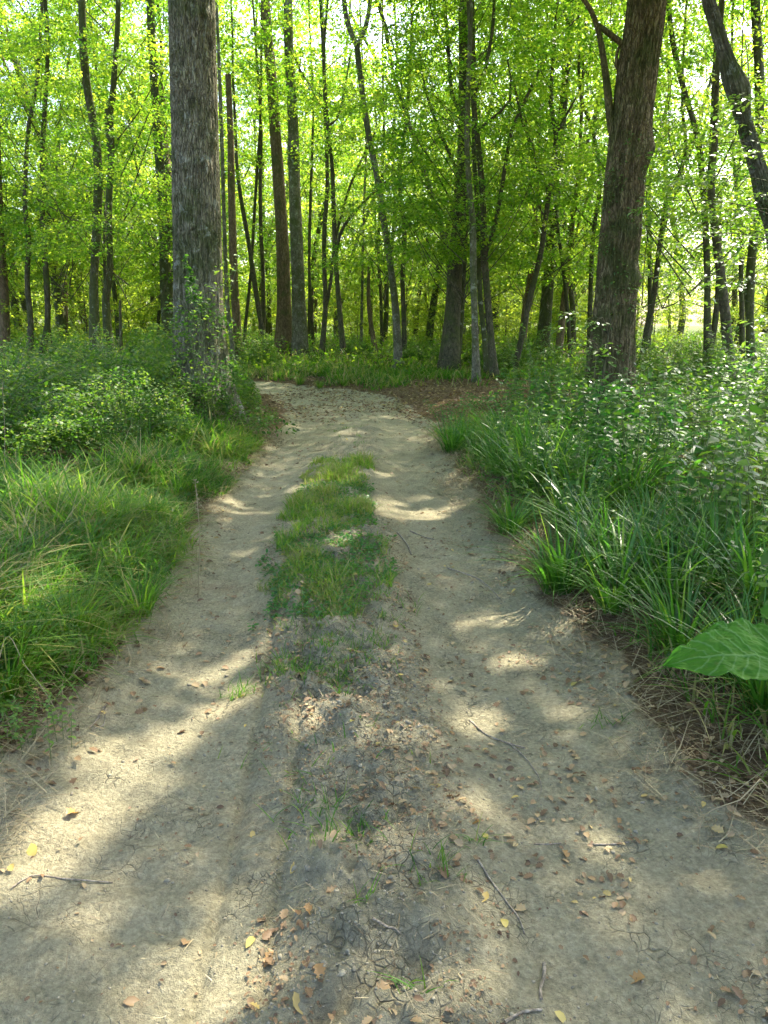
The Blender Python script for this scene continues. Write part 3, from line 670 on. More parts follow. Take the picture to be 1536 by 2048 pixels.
rightopen = lambda x, y: .16 if x > .27*y else (.7 if x < -.4*y else 1)
for x, y in scatter(46, 29, 46, 2.4, .56, rightopen):
    generic_tree(x, y, U(.8, 1.15), MIDC[rng.integers(4)], 'background_tree', 'slender tree in the green wood behind the trees round the bend', 'slender trees in the wood beyond the bend')
for x, y in scatter(105, 46, 92, 3.2, .56, rightopen):
    generic_tree(x, y, U(.8, 1.3), FARC[rng.integers(4)], 'far_tree', 'far sunlit tree deep in the wood, a blur of yellow green leaves', 'far trees deep in the wood')
sapt = []
for k in range(3):
    g = Geo(); pts = [np.array([0, 0, -.1]), np.array([.1, .05, 1.2])+N(0, .08, 3), np.array([0, .1, 2.6])+N(0, .12, 3)]
    L = smooth_line(pts, .4)[0]; tube(g, L, np.linspace(.025, .008, len(L)), 6, 0); sapt.append(g.mesh('stem', M_barkD))
placed2 = []
n = 0
while n < 96:
    y = U(23, 66); x = U(-1, 1)*(y*.56+1)
    if polydist(PATH, np.array([x]), np.array([y]))[0] < 1.5 or any((x-a)**2+(y-b)**2 < 3 for a, b in placed2): continue
    if y < 33 and U() < .55: continue
    if x > .25*y and U() < .35: continue
    if y < 26 and abs(x) < 6: continue
    if y < 32 and 505 < 768+FPX*x/y < 650: continue
    placed2.append((x, y)); z = float(H(x, y)); root = empty('sapling', (x, y, z)); rz = U(0, 6.3); s = U(.7, 1.25)
    link('stem', sapt[n % 3], root, rz=rz, sc_=s); link('crown', SAPC[rng.integers(4)], root, rz=rz, sc_=s)
    tag(root, 'low leafy sapling in the sunlit undergrowth between the trunks', 'sapling', 'saplings between the trunks'); n += 1
# the wood that closes the view beyond 95 m, one mass
g = Geo(); n = 1800
a = U(-.60, .60, n); a = np.where((a > .27) & (U(0, 1, n) < .55), U(-.6, .27, n), a); d = U(95, 140, n); C = np.stack([np.sin(a)*d*1.05, np.cos(a)*d, U(.3, 1, n)**1.1*19*U(.15, 1, n)], 1)
C = C[(U(0, 1, n) < np.where(C[:, 0] > .28*C[:, 1], .5, 1))]
spray_leaves(g, C, U(0, 6.28, len(C)), U(1.6, 3.2, len(C)), 42, .62, 0, thick=.35)
tag(link('distant_wood', g.mesh('distant_wood', M_far)), 'distant mass of sunlit woodland closing the view', None, None, 'stuff')

# ------------------------------------------------------------------ low plants
def blades(g, px, py, pz, L_, Wd, az, lean, droop, tint, mat_=0, seg=5):
    n = len(px); t = np.linspace(0, 1, seg+1)[None]
    L_ = L_[:, None]; r = L_*(lean[:, None]*t + droop[:, None]*t*t*.75)
    z = L_*(np.sqrt(np.clip(1-lean[:, None]**2, .05, 1))*t - droop[:, None]*.55*t**2.4)
    x = px[:, None]+r*np.cos(az)[:, None]; y = py[:, None]+r*np.sin(az)[:, None]; z = pz[:, None]+z
    wd = Wd[:, None]*(1-t**2.2)*.5+.0004
    tw = az[:, None]+math.pi/2+.5*t*np.sign(np.sin(az*7))[:, None]
    sx = np.cos(tw)*wd; sy = np.sin(tw)*wd
    A = np.stack([x-sx, y-sy, z], 2); B = np.stack([x+sx, y+sy, z], 2)
    V = np.stack([A, B], 2).reshape(n, -1, 3); k = 2*(seg+1)
    q = np.arange(seg)*2; f = np.stack([q, q+1, q+3, q+2], 1)
    g.add(V.reshape(-1, 3), (f[None]+(np.arange(n)*k)[:, None, None]).reshape(-1, 4), mat_, np.repeat(tint, k))
def in_poly_pts(n, xr, yr, cond, power=1):
    xs = []; ys = []; c = 0
    while c < n:
        x = U(*xr, n*2); y = yr[0]+(yr[1]-yr[0])*U(0, 1, n*2)**power
        q = cond(x, y); xs.append(x[q]); ys.append(y[q]); c += q.sum()
    return np.concatenate(xs)[:n], np.concatenate(ys)[:n]
def fru(x, y): return np.abs(x) < y*.60+.5
# left verge grass
def verge_grass(name, label, n, xr, yr, side, Lr, dens, wd=(.003, .007), power=1.0, mat_=M_grass, maxd=9, mind=.03):
    def cond(x, y):
        dp = polydist(PATH, x, y); wob = .35*(vn(x*1.6, y*1.6, 14)-.5)
        return (dp+wob > mind) & (dp < maxd) & fru(x, y) & (U(0, 1, len(x)) < dens(x, y, dp))
    x, y = in_poly_pts(n, xr, yr, cond, power)
    dp = polydist(PATH, x, y); g = Geo(); sc2 = np.clip(.35+dp*.9, .35, 1)
    L_ = U(*Lr, n)*sc2*(.45+1.1*vn(x*1.6, y*1.6, 15))
    tint = np.clip(.16+.6*vn(x*1.7, y*1.7, 16)+N(0, .2, n), 0, .9); tint = np.where(U(0, 1, n) < .09+.35*(vn(x*1.3, y*1.3, 46) > .58), U(.9, 1, n), tint)
    blades(g, x, y, H(x, y)-.01, L_, U(*wd, n)*np.clip(y/5, 1, 4), U(0, 6.28, n), U(.05, .85, n), U(.2, 1.15, n), tint)
    tag(link(name, g.mesh(name, mat_)), label, None, None, 'stuff')
verge_grass('grass', 'long green grass along the left side of the track', 21000, (-7, -.8), (1.2, 10), -1, (.18, .5), lambda x, y, d: (.15+.85*(vn(x*2.2, y*2.2, 17) > .42))*np.where((y > 7.2) & (d > 1.0), .06, 1), wd=(.006, .014))
verge_grass('grass', 'mixed green grass along the right side of the track', 9000, (.7, 7), (1.8, 11), 1, (.15, .42), lambda x, y, d: .15+.85*(vn(x*2.2, y*2.2, 18) > .5), wd=(.006, .013))
verge_grass('grass', 'tufted grass on the far side of the bend', 22000, (-9, 12), (17.5, 27), 1, (.15, .5), lambda x, y, d: np.where((x > .5) & (y < 19.5), .05, 1.)*(vn(x*.5, y*.5, 19) > .3), wd=(.005, .009), maxd=12, mind=.25)
verge_grass('grass', 'low grass patches under the trees deeper in the wood', 26000, (-26, 26), (24, 52), 1, (.3, .8), lambda x, y, d: 1.0*(vn(x*.25, y*.25, 20) > .35), wd=(.006, .012), maxd=60, mind=.5)
# centre strip grass
n = 12500
def cstrip(x, y):
    d = polydist(GREEN, x, y); return (d+.42*(fbm(x*4, y*3, 24, 3)-.5) < -.02) & (U(0, 1, len(x)) < .14+.86*sstep(.36, .58, fbm(x*3.8, y*2.2, 23, 3)+.10*(x < -.35-.02*y)-.07*(y > 6.5)))
x, y = in_poly_pts(n, (-1.6, .6), (3.3, 9.6), cstrip)
cl = vn(x*4, y*3, 25); g = Geo()
tint = np.clip(.5+.45*vn(x*3, y*3, 26)+N(0, .15, n), 0, .9); tint = np.where(U(0, 1, n) < .10+.25*(vn(x*4, y*4, 29) > .66), U(.92, 1, n), tint)
blades(g, x, y, H(x, y)-.005, U(.03, .12, n)*(.25+1.7*cl**1.5), U(.0025, .006, n)*np.clip(y/4.5, 1, 2), U(0, 6.28, n), U(.05, .6, n), U(.1, .9, n), tint)
for (qx, qy, m, rr) in ((600,1345,160,.10),(650,1350,120,.09),(480,1368,60,.04),(560,1330,40,.06),(690,1680,70,.07),(640,1640,40,.06),(880,1750,30,.05),(950,1680,14,.02),(730,1820,12,.02),(835,1990,14,.03),(590,1560,14,.05),(1200,1440,20,.05),(640,1500,30,.2),(700,1330,60,.15),(760,1210,100,.12)):
    c = G(qx, qy); ax = c[0]+N(0, rr, m); ay = c[1]+N(0, rr*.7, m)
    blades(g, ax, ay, HH(ax, ay)-.004, U(.03, .10, m), U(.002, .0045, m), U(0, 6.28, m), U(.2, .85, m), U(.1, .7, m), np.clip(N(.45, .2, m), 0, .9))
for q in range(70):
    c = G(U(555, 790), 1235+abs(N(0, 70))) if q < 48 else G(U(650, 750), U(830, 930)); m = int(U(4, 22)); rr = U(.01, .06)
    ax = c[0]+N(0, rr, m); ay = c[1]+N(0, rr, m)
    blades(g, ax, ay, HH(ax, ay)-.004, U(.025, .08, m), U(.002, .0045, m), U(0, 6.28, m), U(.2, .85, m), U(.1, .7, m), np.clip(N(.5, .25, m), 0, 1))
tag(link('grass', g.mesh('grass', M_grass)), 'short bright grass growing on the ridge between the wheel ruts', None, None, 'stuff')
# ground cover of small leaves
def cover(name, label, n, xr, yr, cond, Lr, zr, m_, tv=OV, tf=OF, flat=.35):
    x, y = in_poly_pts(n, xr, yr, cond); g = Geo(); pos = np.stack([x, y, H(x, y)+U(*zr, n)], 1)
    g.inst(tv, tf, pos, frames(U(0, 6.28, n), N(0, flat, n), N(0, flat, n), U(*Lr, n)), 0, np.clip(vn(x*1.5, y*1.5, 33)*.6+U(0, .4, n), 0, 1))
    tag(link(name, g.mesh(name, m_)), label, None, None, 'stuff')
cover('ground_cover', 'small clover like leaves on the near end of the central ridge', 6500, (-1.2, .5), (3.3, 7.5), lambda x, y: (polydist(GREEN, x, y)+.3*(fbm(x*4, y*3, 27, 3)-.5) < .03) & (vn(x*3, y*3, 34)+.35*(y < 4.6) > .42), (.018, .036), (.005, .05), M_herb)
cover('ground_cover', 'creeping small leaved plants under the left verge grass', 16000, (-8, -.8), (1.3, 13), lambda x, y: (polydist(PATH, x, y) > .12) & fru(x, y) & (vn(x*.9, y*.9, 35) > .45), (.02, .045), (.01, .16), M_bush)
cover('ground_cover', 'creeping small leaved plants under the right verge herbs', 22000, (.6, 9), (1.9, 14), lambda x, y: (polydist(PATH, x, y) > .12) & fru(x, y) & (vn(x*.9, y*.9, 36) > .3), (.02, .05), (.01, .2), M_herb)
cover('ground_cover', 'low leafy ground plants across the wood floor beyond the bend', 42000, (-28, 28), (19, 56), lambda x, y: (polydist(PATH, x, y) > .7) & fru(x, y) & (polydist(LITTER, x, y) > .2) & (vn(x*.35, y*.35, 37) > .35), (.07, .16), (.02, .5), M_leaf, KV, KF, .5)
# leaf litter
def lit_cond(x, y):
    dp = polydist(PATH, x, y); l = polydist(LITTER, x, y)
    e = np.exp(-np.abs(dp)*4)
    return fru(x, y) & (U(0, 1, len(x)) < np.clip(.10+.9*e*(vn(x*1.5, y*1.5, 38) > .35)+1.0*(l < .3)+.25*(dp > .3), 0, 1)*np.where((dp < -.25), .5, 1))
def litter(n, xr, yr, cond, Lr, label, m_=M_litter, lift=(.002, .015), tmax=1.):
    x, y = in_poly_pts(n, xr, yr, cond); g = Geo(); h = n//2
    z = HH(x, y)+U(*lift, n); pos = np.stack([x, y, z], 1)
    R1 = frames(U(0, 6.28, n), N(0, .22, n), N(0, .3, n), U(*Lr, n)); ti = U(0, tmax, n)
    C1 = OV*[1, 1, 1.]; C1 = C1.copy(); C1[:, 2] = C1[:, 2]*2.2+.05
    g.inst(C1, OF, pos[:h], R1[:h], 0, ti[:h]); g.inst(LV, LF, pos[h:], R1[h:], 0, ti[h:])
    tag(link('leaf_litter', g.mesh('leaf_litter', m_)), label, None, None, 'stuff')
litter(9000, (-7, 7), (1.3, 12), lit_cond, (.015, .05), 'dead brown leaves lying along the edges of the track')
litter(16000, (-8, 11), (12, 24), lit_cond, (.03, .08), 'carpet of brown leaves on the bare ground right of the bend')
litter(2600, (-7, 1.5), (12.5, 20.5), lambda x, y: (polydist(PATH, x, y) < .1) & (U(0, 1, len(x)) < .08+.92*(fbm(x*.9, y*.9, 58, 3) > .52)), (.03, .075), 'brown leaves blown over the far end of the track')
def strip_l(x, y):
    ds = polydist(STRIP, x, y); dp = polydist(PATH, x, y); cl = vn(x*3.2, y*3.2, 39)
    return fru(x, y) & (dp < .1) & (U(0, 1, len(x)) < np.clip(.04+1.0*(ds < .1)*(cl > .52)+.6*(x > .3)*(cl > .62), 0, 1))
litter(5500, (-.9, 1.3), (1.2, 6), lambda x, y: fru(x, y) & (polydist(PATH, x, y) < .1) & (U(0, 1, len(x)) < .06+.94*(polydist(STRIP, x, y) < .12)*(fbm(x*3.2, y*3.2, 57, 3) > .46)), (.006, .016), 'crumbled leaf bits and bark flakes on the dry ridge', lift=(.001, .007), tmax=.8)
litter(2300, (-1.8, 1.8), (1.2, 5.5), strip_l, (.010, .034), 'scattered brown leaf bits on the dry ridge and ruts', lift=(.002, .010))
# dry straw
def straw(n, cond, xr, yr, label, Lr=(.04, .2), wr=(.0012, .0034)):
    x, y = in_poly_pts(n, xr, yr, cond); g = Geo()
    blades(g, x, y, HH(x, y)+U(.002, .02, n), U(*Lr, n), U(*wr, n)*np.clip(y/4, 1, 3), U(0, 6.28, n), U(.90, .995, n), U(-.05, .12, n), U(0, 1, n), seg=4)
    tag(link('dry_straw', g.mesh('dry_straw', M_straw)), label, None, None, 'stuff')
straw(12000, lambda x, y: (np.abs(polydist(PATH, x, y)-.12+.3*(vn(x*2, y*2, 40)-.5)) < .28) & fru(x, y), (-4, 4), (1.3, 11), 'matted dry grass straw along both track edges')
straw(1500, lambda x, y: (polydist(STRIP, x, y) < .05) & (vn(x*3, y*3, 42) > .5) & fru(x, y), (-1, 1), (1.2, 9), 'bits of dry straw on the central ridge', (.01, .06), (.001, .0022))
straw(1500, lambda x, y: (polydist(PATH, x, y) < 0) & fru(x, y) & (vn(x*2, y*2, 43) > .5), (-2.5, 2), (1.2, 9), 'bits of dry straw scattered in the ruts', (.01, .05), (.001, .0022))

# clods and crumbs
g = Geo()
ico = np.array([[math.cos(a)*math.cos(b), math.sin(a)*math.cos(b), math.sin(b)] for b in (-1.2, -.4, .4, 1.2) for a in np.arange(6)*math.pi/3])
cf = np.array([[i*6+j, i*6+(j+1) % 6, i*6+6+(j+1) % 6, i*6+6+j] for i in range(3) for j in range(6)]+[[18, 19, 20, 21], [18, 21, 22, 23]])
for var in range(4):
    tvv = ico*(1+N(0, .22, (24, 1)))*np.array([1, .8, .55])
    m = 2200
    x, y = in_poly_pts(m, (-1.8, 1.8), (1.2, 6), lambda x, y: fru(x, y) & (polydist(PATH, x, y) < .1) & (U(0, 1, len(x)) < .12+.88*(polydist(STRIP, x, y) < .06)*(vn(x*2.5, y*2.5, 45) > .4)))
    s = U(.0015, .006, m)*np.where(U(0, 1, m) < .05, 2.2, 1)
    pos = np.stack([x, y, HH(x, y)+s*.05], 1); g.inst(tvv, cf, pos, frames(U(0, 6.28, m), N(0, .3, m), N(0, .3, m), s), 0, U(0, 1, m))
m_, t_, o_ = mat('clod_soil'); b_ = nd(t_, 'ShaderNodeBsdfPrincipled'); b_.inputs['Roughness'].default_value = .95
t_.links.new(ramp(t_, attr(t_, 'tint'), [(0, (.16,.145,.10)), (.6, (.24,.215,.145)), (1, (.29,.26,.175))]), b_.inputs['Base Color']); t_.links.new(b_.outputs[0], o_.inputs[0])
tag(link('soil_crumbs', g.mesh('soil_crumbs', m_, smooth=False)), 'dry crumbs and clods of soil on the track', None, None, 'stuff')

# ------------------------------------------------------------------ bushes (shared meshes, each its own thing)
def bush_mesh(R, Ht, n, L, m_, stems=16, tv=KV, tf=KF, hollow=.35, nstem=34):
    g = Geo(); u = U(0, 1, n); th = U(0, 6.28, n); rr = R*np.sqrt(U(0, 1, n))
    lump = .45+.85*vn(rr*np.cos(th)*2.4+9, rr*np.sin(th)*2.4+9, rng.integers(99))
    top = Ht*np.sqrt(np.clip(1-(rr/R)**2*.85, 0, 1))*lump
    z = top*U(0, 1, n)**.45
    pos = np.stack([rr*np.cos(th), rr*np.sin(th), z+.02], 1)
    q = fbm(pos[:, 0]*3.2+pos[:, 2]*1.7+40, pos[:, 1]*3.2+pos[:, 2]*2.3+40, 6, 2) > .44; pos = pos[q]; th = th[q]; n = len(pos); u = u[q]
    ti = np.clip(vn(pos[:, 0]*3, pos[:, 1]*3+pos[:, 2]*3, 4)*.55+U(0, .42, n), 0, .93); ti = np.where(U(0, 1, n) < .03, 1, ti)
    g.inst(tv, tf, pos, frames(th+N(0, 1, n), N(0, .4, n), N(0, .45, n), L*U(.5, 1.5, n)), 0, ti)
    for k in range(nstem):
        a = U(0, 6.28); r1 = R*U(.2, 1.15); h = Ht*U(.6, 1.5)*(1-.3*r1/R)
        pts = smooth_line([[0, 0, -.05], [r1*.4*math.cos(a), r1*.4*math.sin(a), h*.7], [r1*math.cos(a), r1*math.sin(a), h]], .15)[0]
        tube(g, pts, np.linspace(.006, .002, len(pts)), 4, 1)
        q = pts[2:]; m = len(q)*3; pp = np.repeat(q, 3, 0)+N(0, .03, (m, 3))
        g.inst(OV, OF, pp, frames(U(0, 6.28, m), N(0, .35, m), N(0, .35, m), L*1.15*U(.7, 1.2, m)), 0, U(.3, .9, m))
    return g.mesh('foliage', [m_, M_stem])
BUSH = [bush_mesh(1.15, 1.1, 14000, .05, M_bush) for _ in range(3)] + [bush_mesh(.9, .85, 10000, .046, M_bush) for _ in range(2)]
def bush(x, y, s, me, label, group, name='bramble_bush', cat='bush'):
    o = link(name, me, None, (x, y, float(H(x, y))-.03), U(0, 6.28), s); tag(o, label, cat, group); return o
lefts = [(-3.0,8.6,.75),(-4.3,8.1,.95),(-5.6,8.4,1.0),(-3.6,9.7,1.0),(-5.0,9.8,1.1),(-6.6,9.6,1.1),(-3.1,11.0,.9),(-4.2,11.6,1.1),(-5.6,11.4,1.1),(-7.2,11.4,1.15),(-2.95,12.2,.8),(-3.3,13.7,.8),(-3.6,13.2,1.0),(-5.2,13.4,1.1),(-7.0,13.6,1.1),(-8.6,13.0,1.1),
         (-4.4,15.2,1.0),(-6.2,15.6,1.1),(-8.4,15.8,1.1),(-9.8,17.2,1.1),(-6.8,7.4,.85),(-3.9,14.6,.8),(-9.0,19.6,1.1),(-11.2,20.4,1.2),(-7.2,24,1.1),(-4.5,24.5,1.0)]
for i, (x, y, s) in enumerate(lefts):
    bush(x, y, s, BUSH[i % 5], 'low dark green bramble bush in the thicket left of the track', 'bramble bushes in the thicket on the left')
far_b = [(4.6,24.0,1.0),(2.9,23.6,.8),(1.2,25.4,.9),(7.4,18.5,1.0),(9.2,17.0,1.05),(6.6,20.6,1.0),(8.8,20.5,1.1),(10.8,19.2,1.1),(3.6,21.6,.7),(5.2,17.6,.7),(11.8,22,1.1),(-1.2,26.5,.9)]
for i, (x, y, s) in enumerate(far_b):
    bush(x, y, s, BUSH[(i+2) % 5], 'shaded bramble bush at the foot of the trunks beyond the bend', 'bramble bushes beyond the bend')
# climbing shrub in front of the great left trunk, with bright shoots
g = Geo(); n = 6500
x0, y0 = -2.6, 10.3
th = U(0, 6.28, n); z = U(0, 1, n)**1.2*1.9*(.35+1.0*vn(np.cos(th)*1.6+7, np.sin(th)*1.6+7, 31)); r = (1.0*(1-z/2.1)**1.0+.12)*np.sqrt(U(.1, 1, n))*(.6+.8*vn(th*1.5, z*2, 12))
pos = np.stack([x0-.05+r*np.cos(th)*1.15+.12*z*0, y0+r*np.sin(th)*.8, float(H(x0, y0))+z], 1)
pos = pos[vn(pos[:, 0]*4, pos[:, 2]*4+pos[:, 1]*2, 8) > .46]; m = len(pos)
g.inst(OV, OF, pos, frames(U(0, 6.28, m), N(-.1, .4, m), N(0, .4, m), .062*U(.6, 1.2, m)), 0, np.clip(U(.0, .6, m)+.4*(pos[:, 0] < x0-.1), 0, .92))
for k in range(9):
    a = U(-2.9, -.2); e = np.array([x0+U(-.75, .75), y0+U(-.5, .1), U(1.0, 2.35)])
    pts = smooth_line([[x0+U(-.3, .3), y0, .05], [(x0+e[0])/2+U(-.25, .25), (y0+e[1])/2-.1, e[2]*.65], e], .12)[0]; tube(g, pts, np.linspace(.006, .002, len(pts)), 4, 1)
    q = pts[4:]; mm = len(q)*5; pp = np.repeat(q, 5, 0)+N(0, .06, (mm, 3))
    g.inst(OV, OF, pp, frames(U(0, 6.28, mm), N(0, .35, mm), N(0, .35, mm), .06*U(.7, 1.2, mm)), 0, U(.5, .93, mm))
org = (x0, y0, float(H(x0, y0)))
o = link('climbing_shrub', g.mesh('climbing_shrub', [M_bush, M_stem], org), None, org); tag(o, 'bright leafy shrub climbing the foot of the great left trunk', 'shrub')

# herbs with opposite leaves on the right
def herb_mesh(ns, Hh, L, spread, m_=M_herb):
    g = Geo()
    for k in range(ns):
        bx, by = N(0, spread, 2); h = Hh*U(.6, 1.15); lx, ly = N(0, .16, 2)*h
        pts = smooth_line([[bx, by, -.03], [bx+lx*.4, by+ly*.4, h*.55], [bx+lx, by+ly, h]], .06)[0]
        tube(g, pts, np.linspace(.0035, .0012, len(pts)), 4, 1)
        z = pts[:, 2]; idx = [i for i in range(2, len(pts)) ]
        a0 = U(0, 6.28); pos = []; az = []; s = []
        for c, i in enumerate(idx):
            f = i/len(pts)
            for w_ in (0, math.pi):
                pos.append(pts[i]); az.append(a0+c*math.pi/2+w_+N(0, .2)); s.append(L*(1.15-.65*f)*U(.8, 1.15)*(.6+.4*min(1, f*3)))
        m = len(pos); g.inst(OV, OF, np.array(pos), frames(np.array(az), N(-.12, .25, m), N(0, .25, m), np.array(s)), 0, np.clip(N(.45, .2, m), 0, 1))
    return g.mesh('herb', [m_, M_stem])
M_herb2 = leaf_mat('pale_herb_leaf', [(0, (.04,.10,.02)), (.5, (.08,.165,.028)), (1, (.14,.22,.04))], [(0, (.14,.34,.03)), (.5, (.28,.50,.04)), (1, (.46,.62,.06))], .42, .42, .4)
HERB = [herb_mesh(12, .66, .105, .18), herb_mesh(9, .74, .14, .2), herb_mesh(17, .5, .07, .18, M_herb2), herb_mesh(10, 1.0, .095, .18, M_herb2), herb_mesh(9, .8, .12, .2, M_herb2)]
pl = []
def rcond(x, y, dmin, arr, dlo):
    d = polydist(PATH, np.array([x]), np.array([y]))[0]
    return d > dlo and all((x-a)**2+(y-b)**2 > dmin*dmin for a, b in arr)
c = 0
while c < 95:
    y = U(2.6, 13); x = U(.9, y*.58+.3)
    if not rcond(x, y, .34, pl, .42+.1*(y < 4)): continue
    if y > 8.5 and x < 2.0: continue
    pl.append((x, y)); c += 1
    s = U(.65, 1.2)*(.75 if polydist(PATH, np.array([x]), np.array([y]))[0] < .8 else 1.15)
    o = link('herb_clump', HERB[rng.integers(5)], None, (x, y, float(H(x, y))), U(0, 6.28), s)
    tag(o, 'leafy green herb clump in the tall growth right of the track', 'herb clump', 'leafy herb clumps right of the track')
for i, (qx, qy) in enumerate(((30,1180),(120,1330),(60,1500),(40,1120),(330,1110),(230,960),(90,1010))):
    p_ = G(qx, qy); o = link('herb_clump', HERB[2], None, (p_[0], p_[1], float(H(*p_))), U(0, 6.28), .42); tag(o, 'small nettle like herb in the grass left of the track', 'herb clump', 'small herbs in the left grass')
# sedge tussocks
def tussock(n, Lr, wd, m_, spread=.10):
    g = Geo(); a = U(0, 6.28, n)
    blades(g, np.cos(a)*U(0, spread, n), np.sin(a)*U(0, spread, n), np.full(n, -.02), U(*Lr, n), U(*wd, n), a+N(0, .3, n), U(.05, .55, n), U(.15, 1.05, n), np.clip(N(.5, .25, n), 0, 1), seg=7)
    return g.mesh('tussock', m_)
TUS = [tussock(105, (.35, .75), (.009, .017), M_sedge), tussock(125, (.3, .6), (.008, .014), M_sedge), tussock(110, (.3, .6), (.005, .009), M_grass)]
TUS.append(tussock(95, (.5, 1.0), (.013, .022), M_sedge, .16))
tl = []
for (qx, qy) in ((1085,1010),(1125,995),(1055,965),(1150,1030),(1010,935),(1240,1180),(1330,1210),(1420,1200),(1290,1110),(1400,1120),(1500,1220)):
    tl.append((*G(qx, qy), U(.75, 1.0)*(1 if qy < 1050 else .75), 3, 'tall broad bladed grass clump beside the right rut', 'sedge tussocks right of the track'))
for (qx, qy) in ((960,930),(930,900),(1000,960),(1050,1000),(1100,1010),(1020,1070),(1150,1090),(1090,930),(1120,1180),(1230,1230),(1330,1250),(1420,1230),(1290,1170),(1200,1150),(1390,1150),(1480,1180),(1500,1280),(1360,1330),(1460,1380),(1000,890),(1080,870),(1160,950),(1250,1050),(1530,1450),(905,905),(1180,880)):
    tl.append((*G(qx, qy), U(.85, 1.25), rng.integers(2), 'dark green sedge tussock with arching blades beside the right rut', 'sedge tussocks right of the track'))
for (qx, qy) in ((40,1180),(90,1250),(180,1200),(260,1160),(60,1330),(150,1290),(230,1090),(310,1060),(120,1120),(30,1090),(380,1000),(200,1010),(20,1400),(280,1230),(350,1010),(120,1190),(10,1260),(180,1100),(-40,1300),(420,960)):
    tl.append((*G(qx, qy), U(.55, .85), 2, 'tuft of long yellow green grass in the left verge', 'grass tufts on the left verge'))
for (qx, qy) in ((600,770),(640,775),(690,775),(720,762),(560,762),(800,745),(660,758),(860,742),(620,760),(760,748)):
    tl.append((*G(qx, qy), U(.7, 1.0), 2, 'grass tuft on the bank across the bend', 'grass tufts across the bend'))
for (x, y, s, k, lab, gr) in tl:
    o = link('grass_tussock', TUS[k], None, (x, y, float(H(x, y))), U(0, 6.28), s); tag(o, lab, 'grass tuft', gr)

# branch sprays with glossy leaves hanging at the right: two saplings
def leafy_sapling(name, label, x, y, Hs, sprays, L, dens, m_=M_leafn):
    gz = float(H(x, y)); org = (x, y, gz); root = empty(name, org); g = Geo(); gl = Geo()
    tp = np.array([x+.1, y, gz+Hs]); st = smooth_line([[x, y, gz-.05], [x+.06, y+.03, gz+Hs*.5], tp], .2)[0]; tube(g, st, np.linspace(.022, .008, len(st)), 7, 0)
    for (px, py, D, rr) in sprays:
        e = P(px, py, D); s0 = st[np.argmin(np.abs(st[:, 2]-(e[2]-.25)))]
        bl = smooth_line([s0, (s0+e)/2+np.array([0, 0, .12]), e], .1)[0]; tube(g, bl, np.linspace(.008, .002, len(bl)), 5, 0)
        n = int(dens*rr*rr*100); a = math.atan2(e[1]-s0[1], e[0]-s0[0])
        q = rng.integers(0, 5, n); t = np.sqrt(U(0, 1, n)); ba = a+(q-2)*.5
        pos = np.stack([e[0]+np.cos(ba)*rr*t*1.2-.4*rr*math.cos(a)+N(0, .03, n), e[1]+np.sin(ba)*rr*t*.9-.3*rr*math.sin(a)+N(0, .03, n), e[2]-.15*t*t*rr+N(0, .07*rr+.01, n)], 1)
        gl.inst(OV, OF, pos, frames(ba+N(0, .8, n), N(-.15, .25, n), N(0, .3, n), L*U(.6, 1.15, n)), 0, U(.2, 1, n))
    link('stem', g.mesh('stem', M_barkD, org), root); link('crown', gl.mesh('crown', m_, org), root); tag(root, label, 'sapling')
leafy_sapling('hazel_sapling', 'glossy leaved sapling whose pale sprays hang in front of the right edge trunks', 4.15, 7.6, 3.6,
   [(1330,400,7.5,.35),(1400,350,7.5,.45),(1450,420,7.3,.45),(1500,300,7.4,.45),(1380,470,7.5,.35),(1440,520,7.2,.40),(1480,560,7.0,.40),(1390,560,7.6,.35),(1330,545,7.8,.25),(1520,480,7.0,.40),(1500,200,7.6,.40),(1530,640,6.8,.3),(1430,460,7.8,.4),(1350,300,7.9,.3),(1530,390,7.1,.4),(1460,250,8.0,.4),(1410,600,7.6,.25)], .065, 4.6)
leafy_sapling('hazel_sapling', 'low sapling with pale oval leaves in front of the great right trunk', 2.45, 8.6, 1.5,
   [(1235,750,8.2,.14),(1190,645,8.5,.22),(1150,625,8.6,.22),(1120,655,8.6,.2),(1160,685,8.4,.18),(1240,800,8.2,.16),(1180,760,8.3,.16),(1265,770,8.3,.14),(1210,700,8.4,.15),(1100,700,8.5,.16)], .062, 8)
leafy_sapling('leafy_shrub', 'shrub with bright leaves at the right edge beside the track', 4.3, 6.9, 1.7,
   [(1480,800,6.4,.3),(1530,730,6.3,.3),(1440,860,6.3,.3),(1520,860,6.0,.3),(1380,800,6.8,.3),(1530,960,5.6,.3),(1450,930,5.9,.3),(1330,850,6.6,.28)], .058, 5, M_herb)

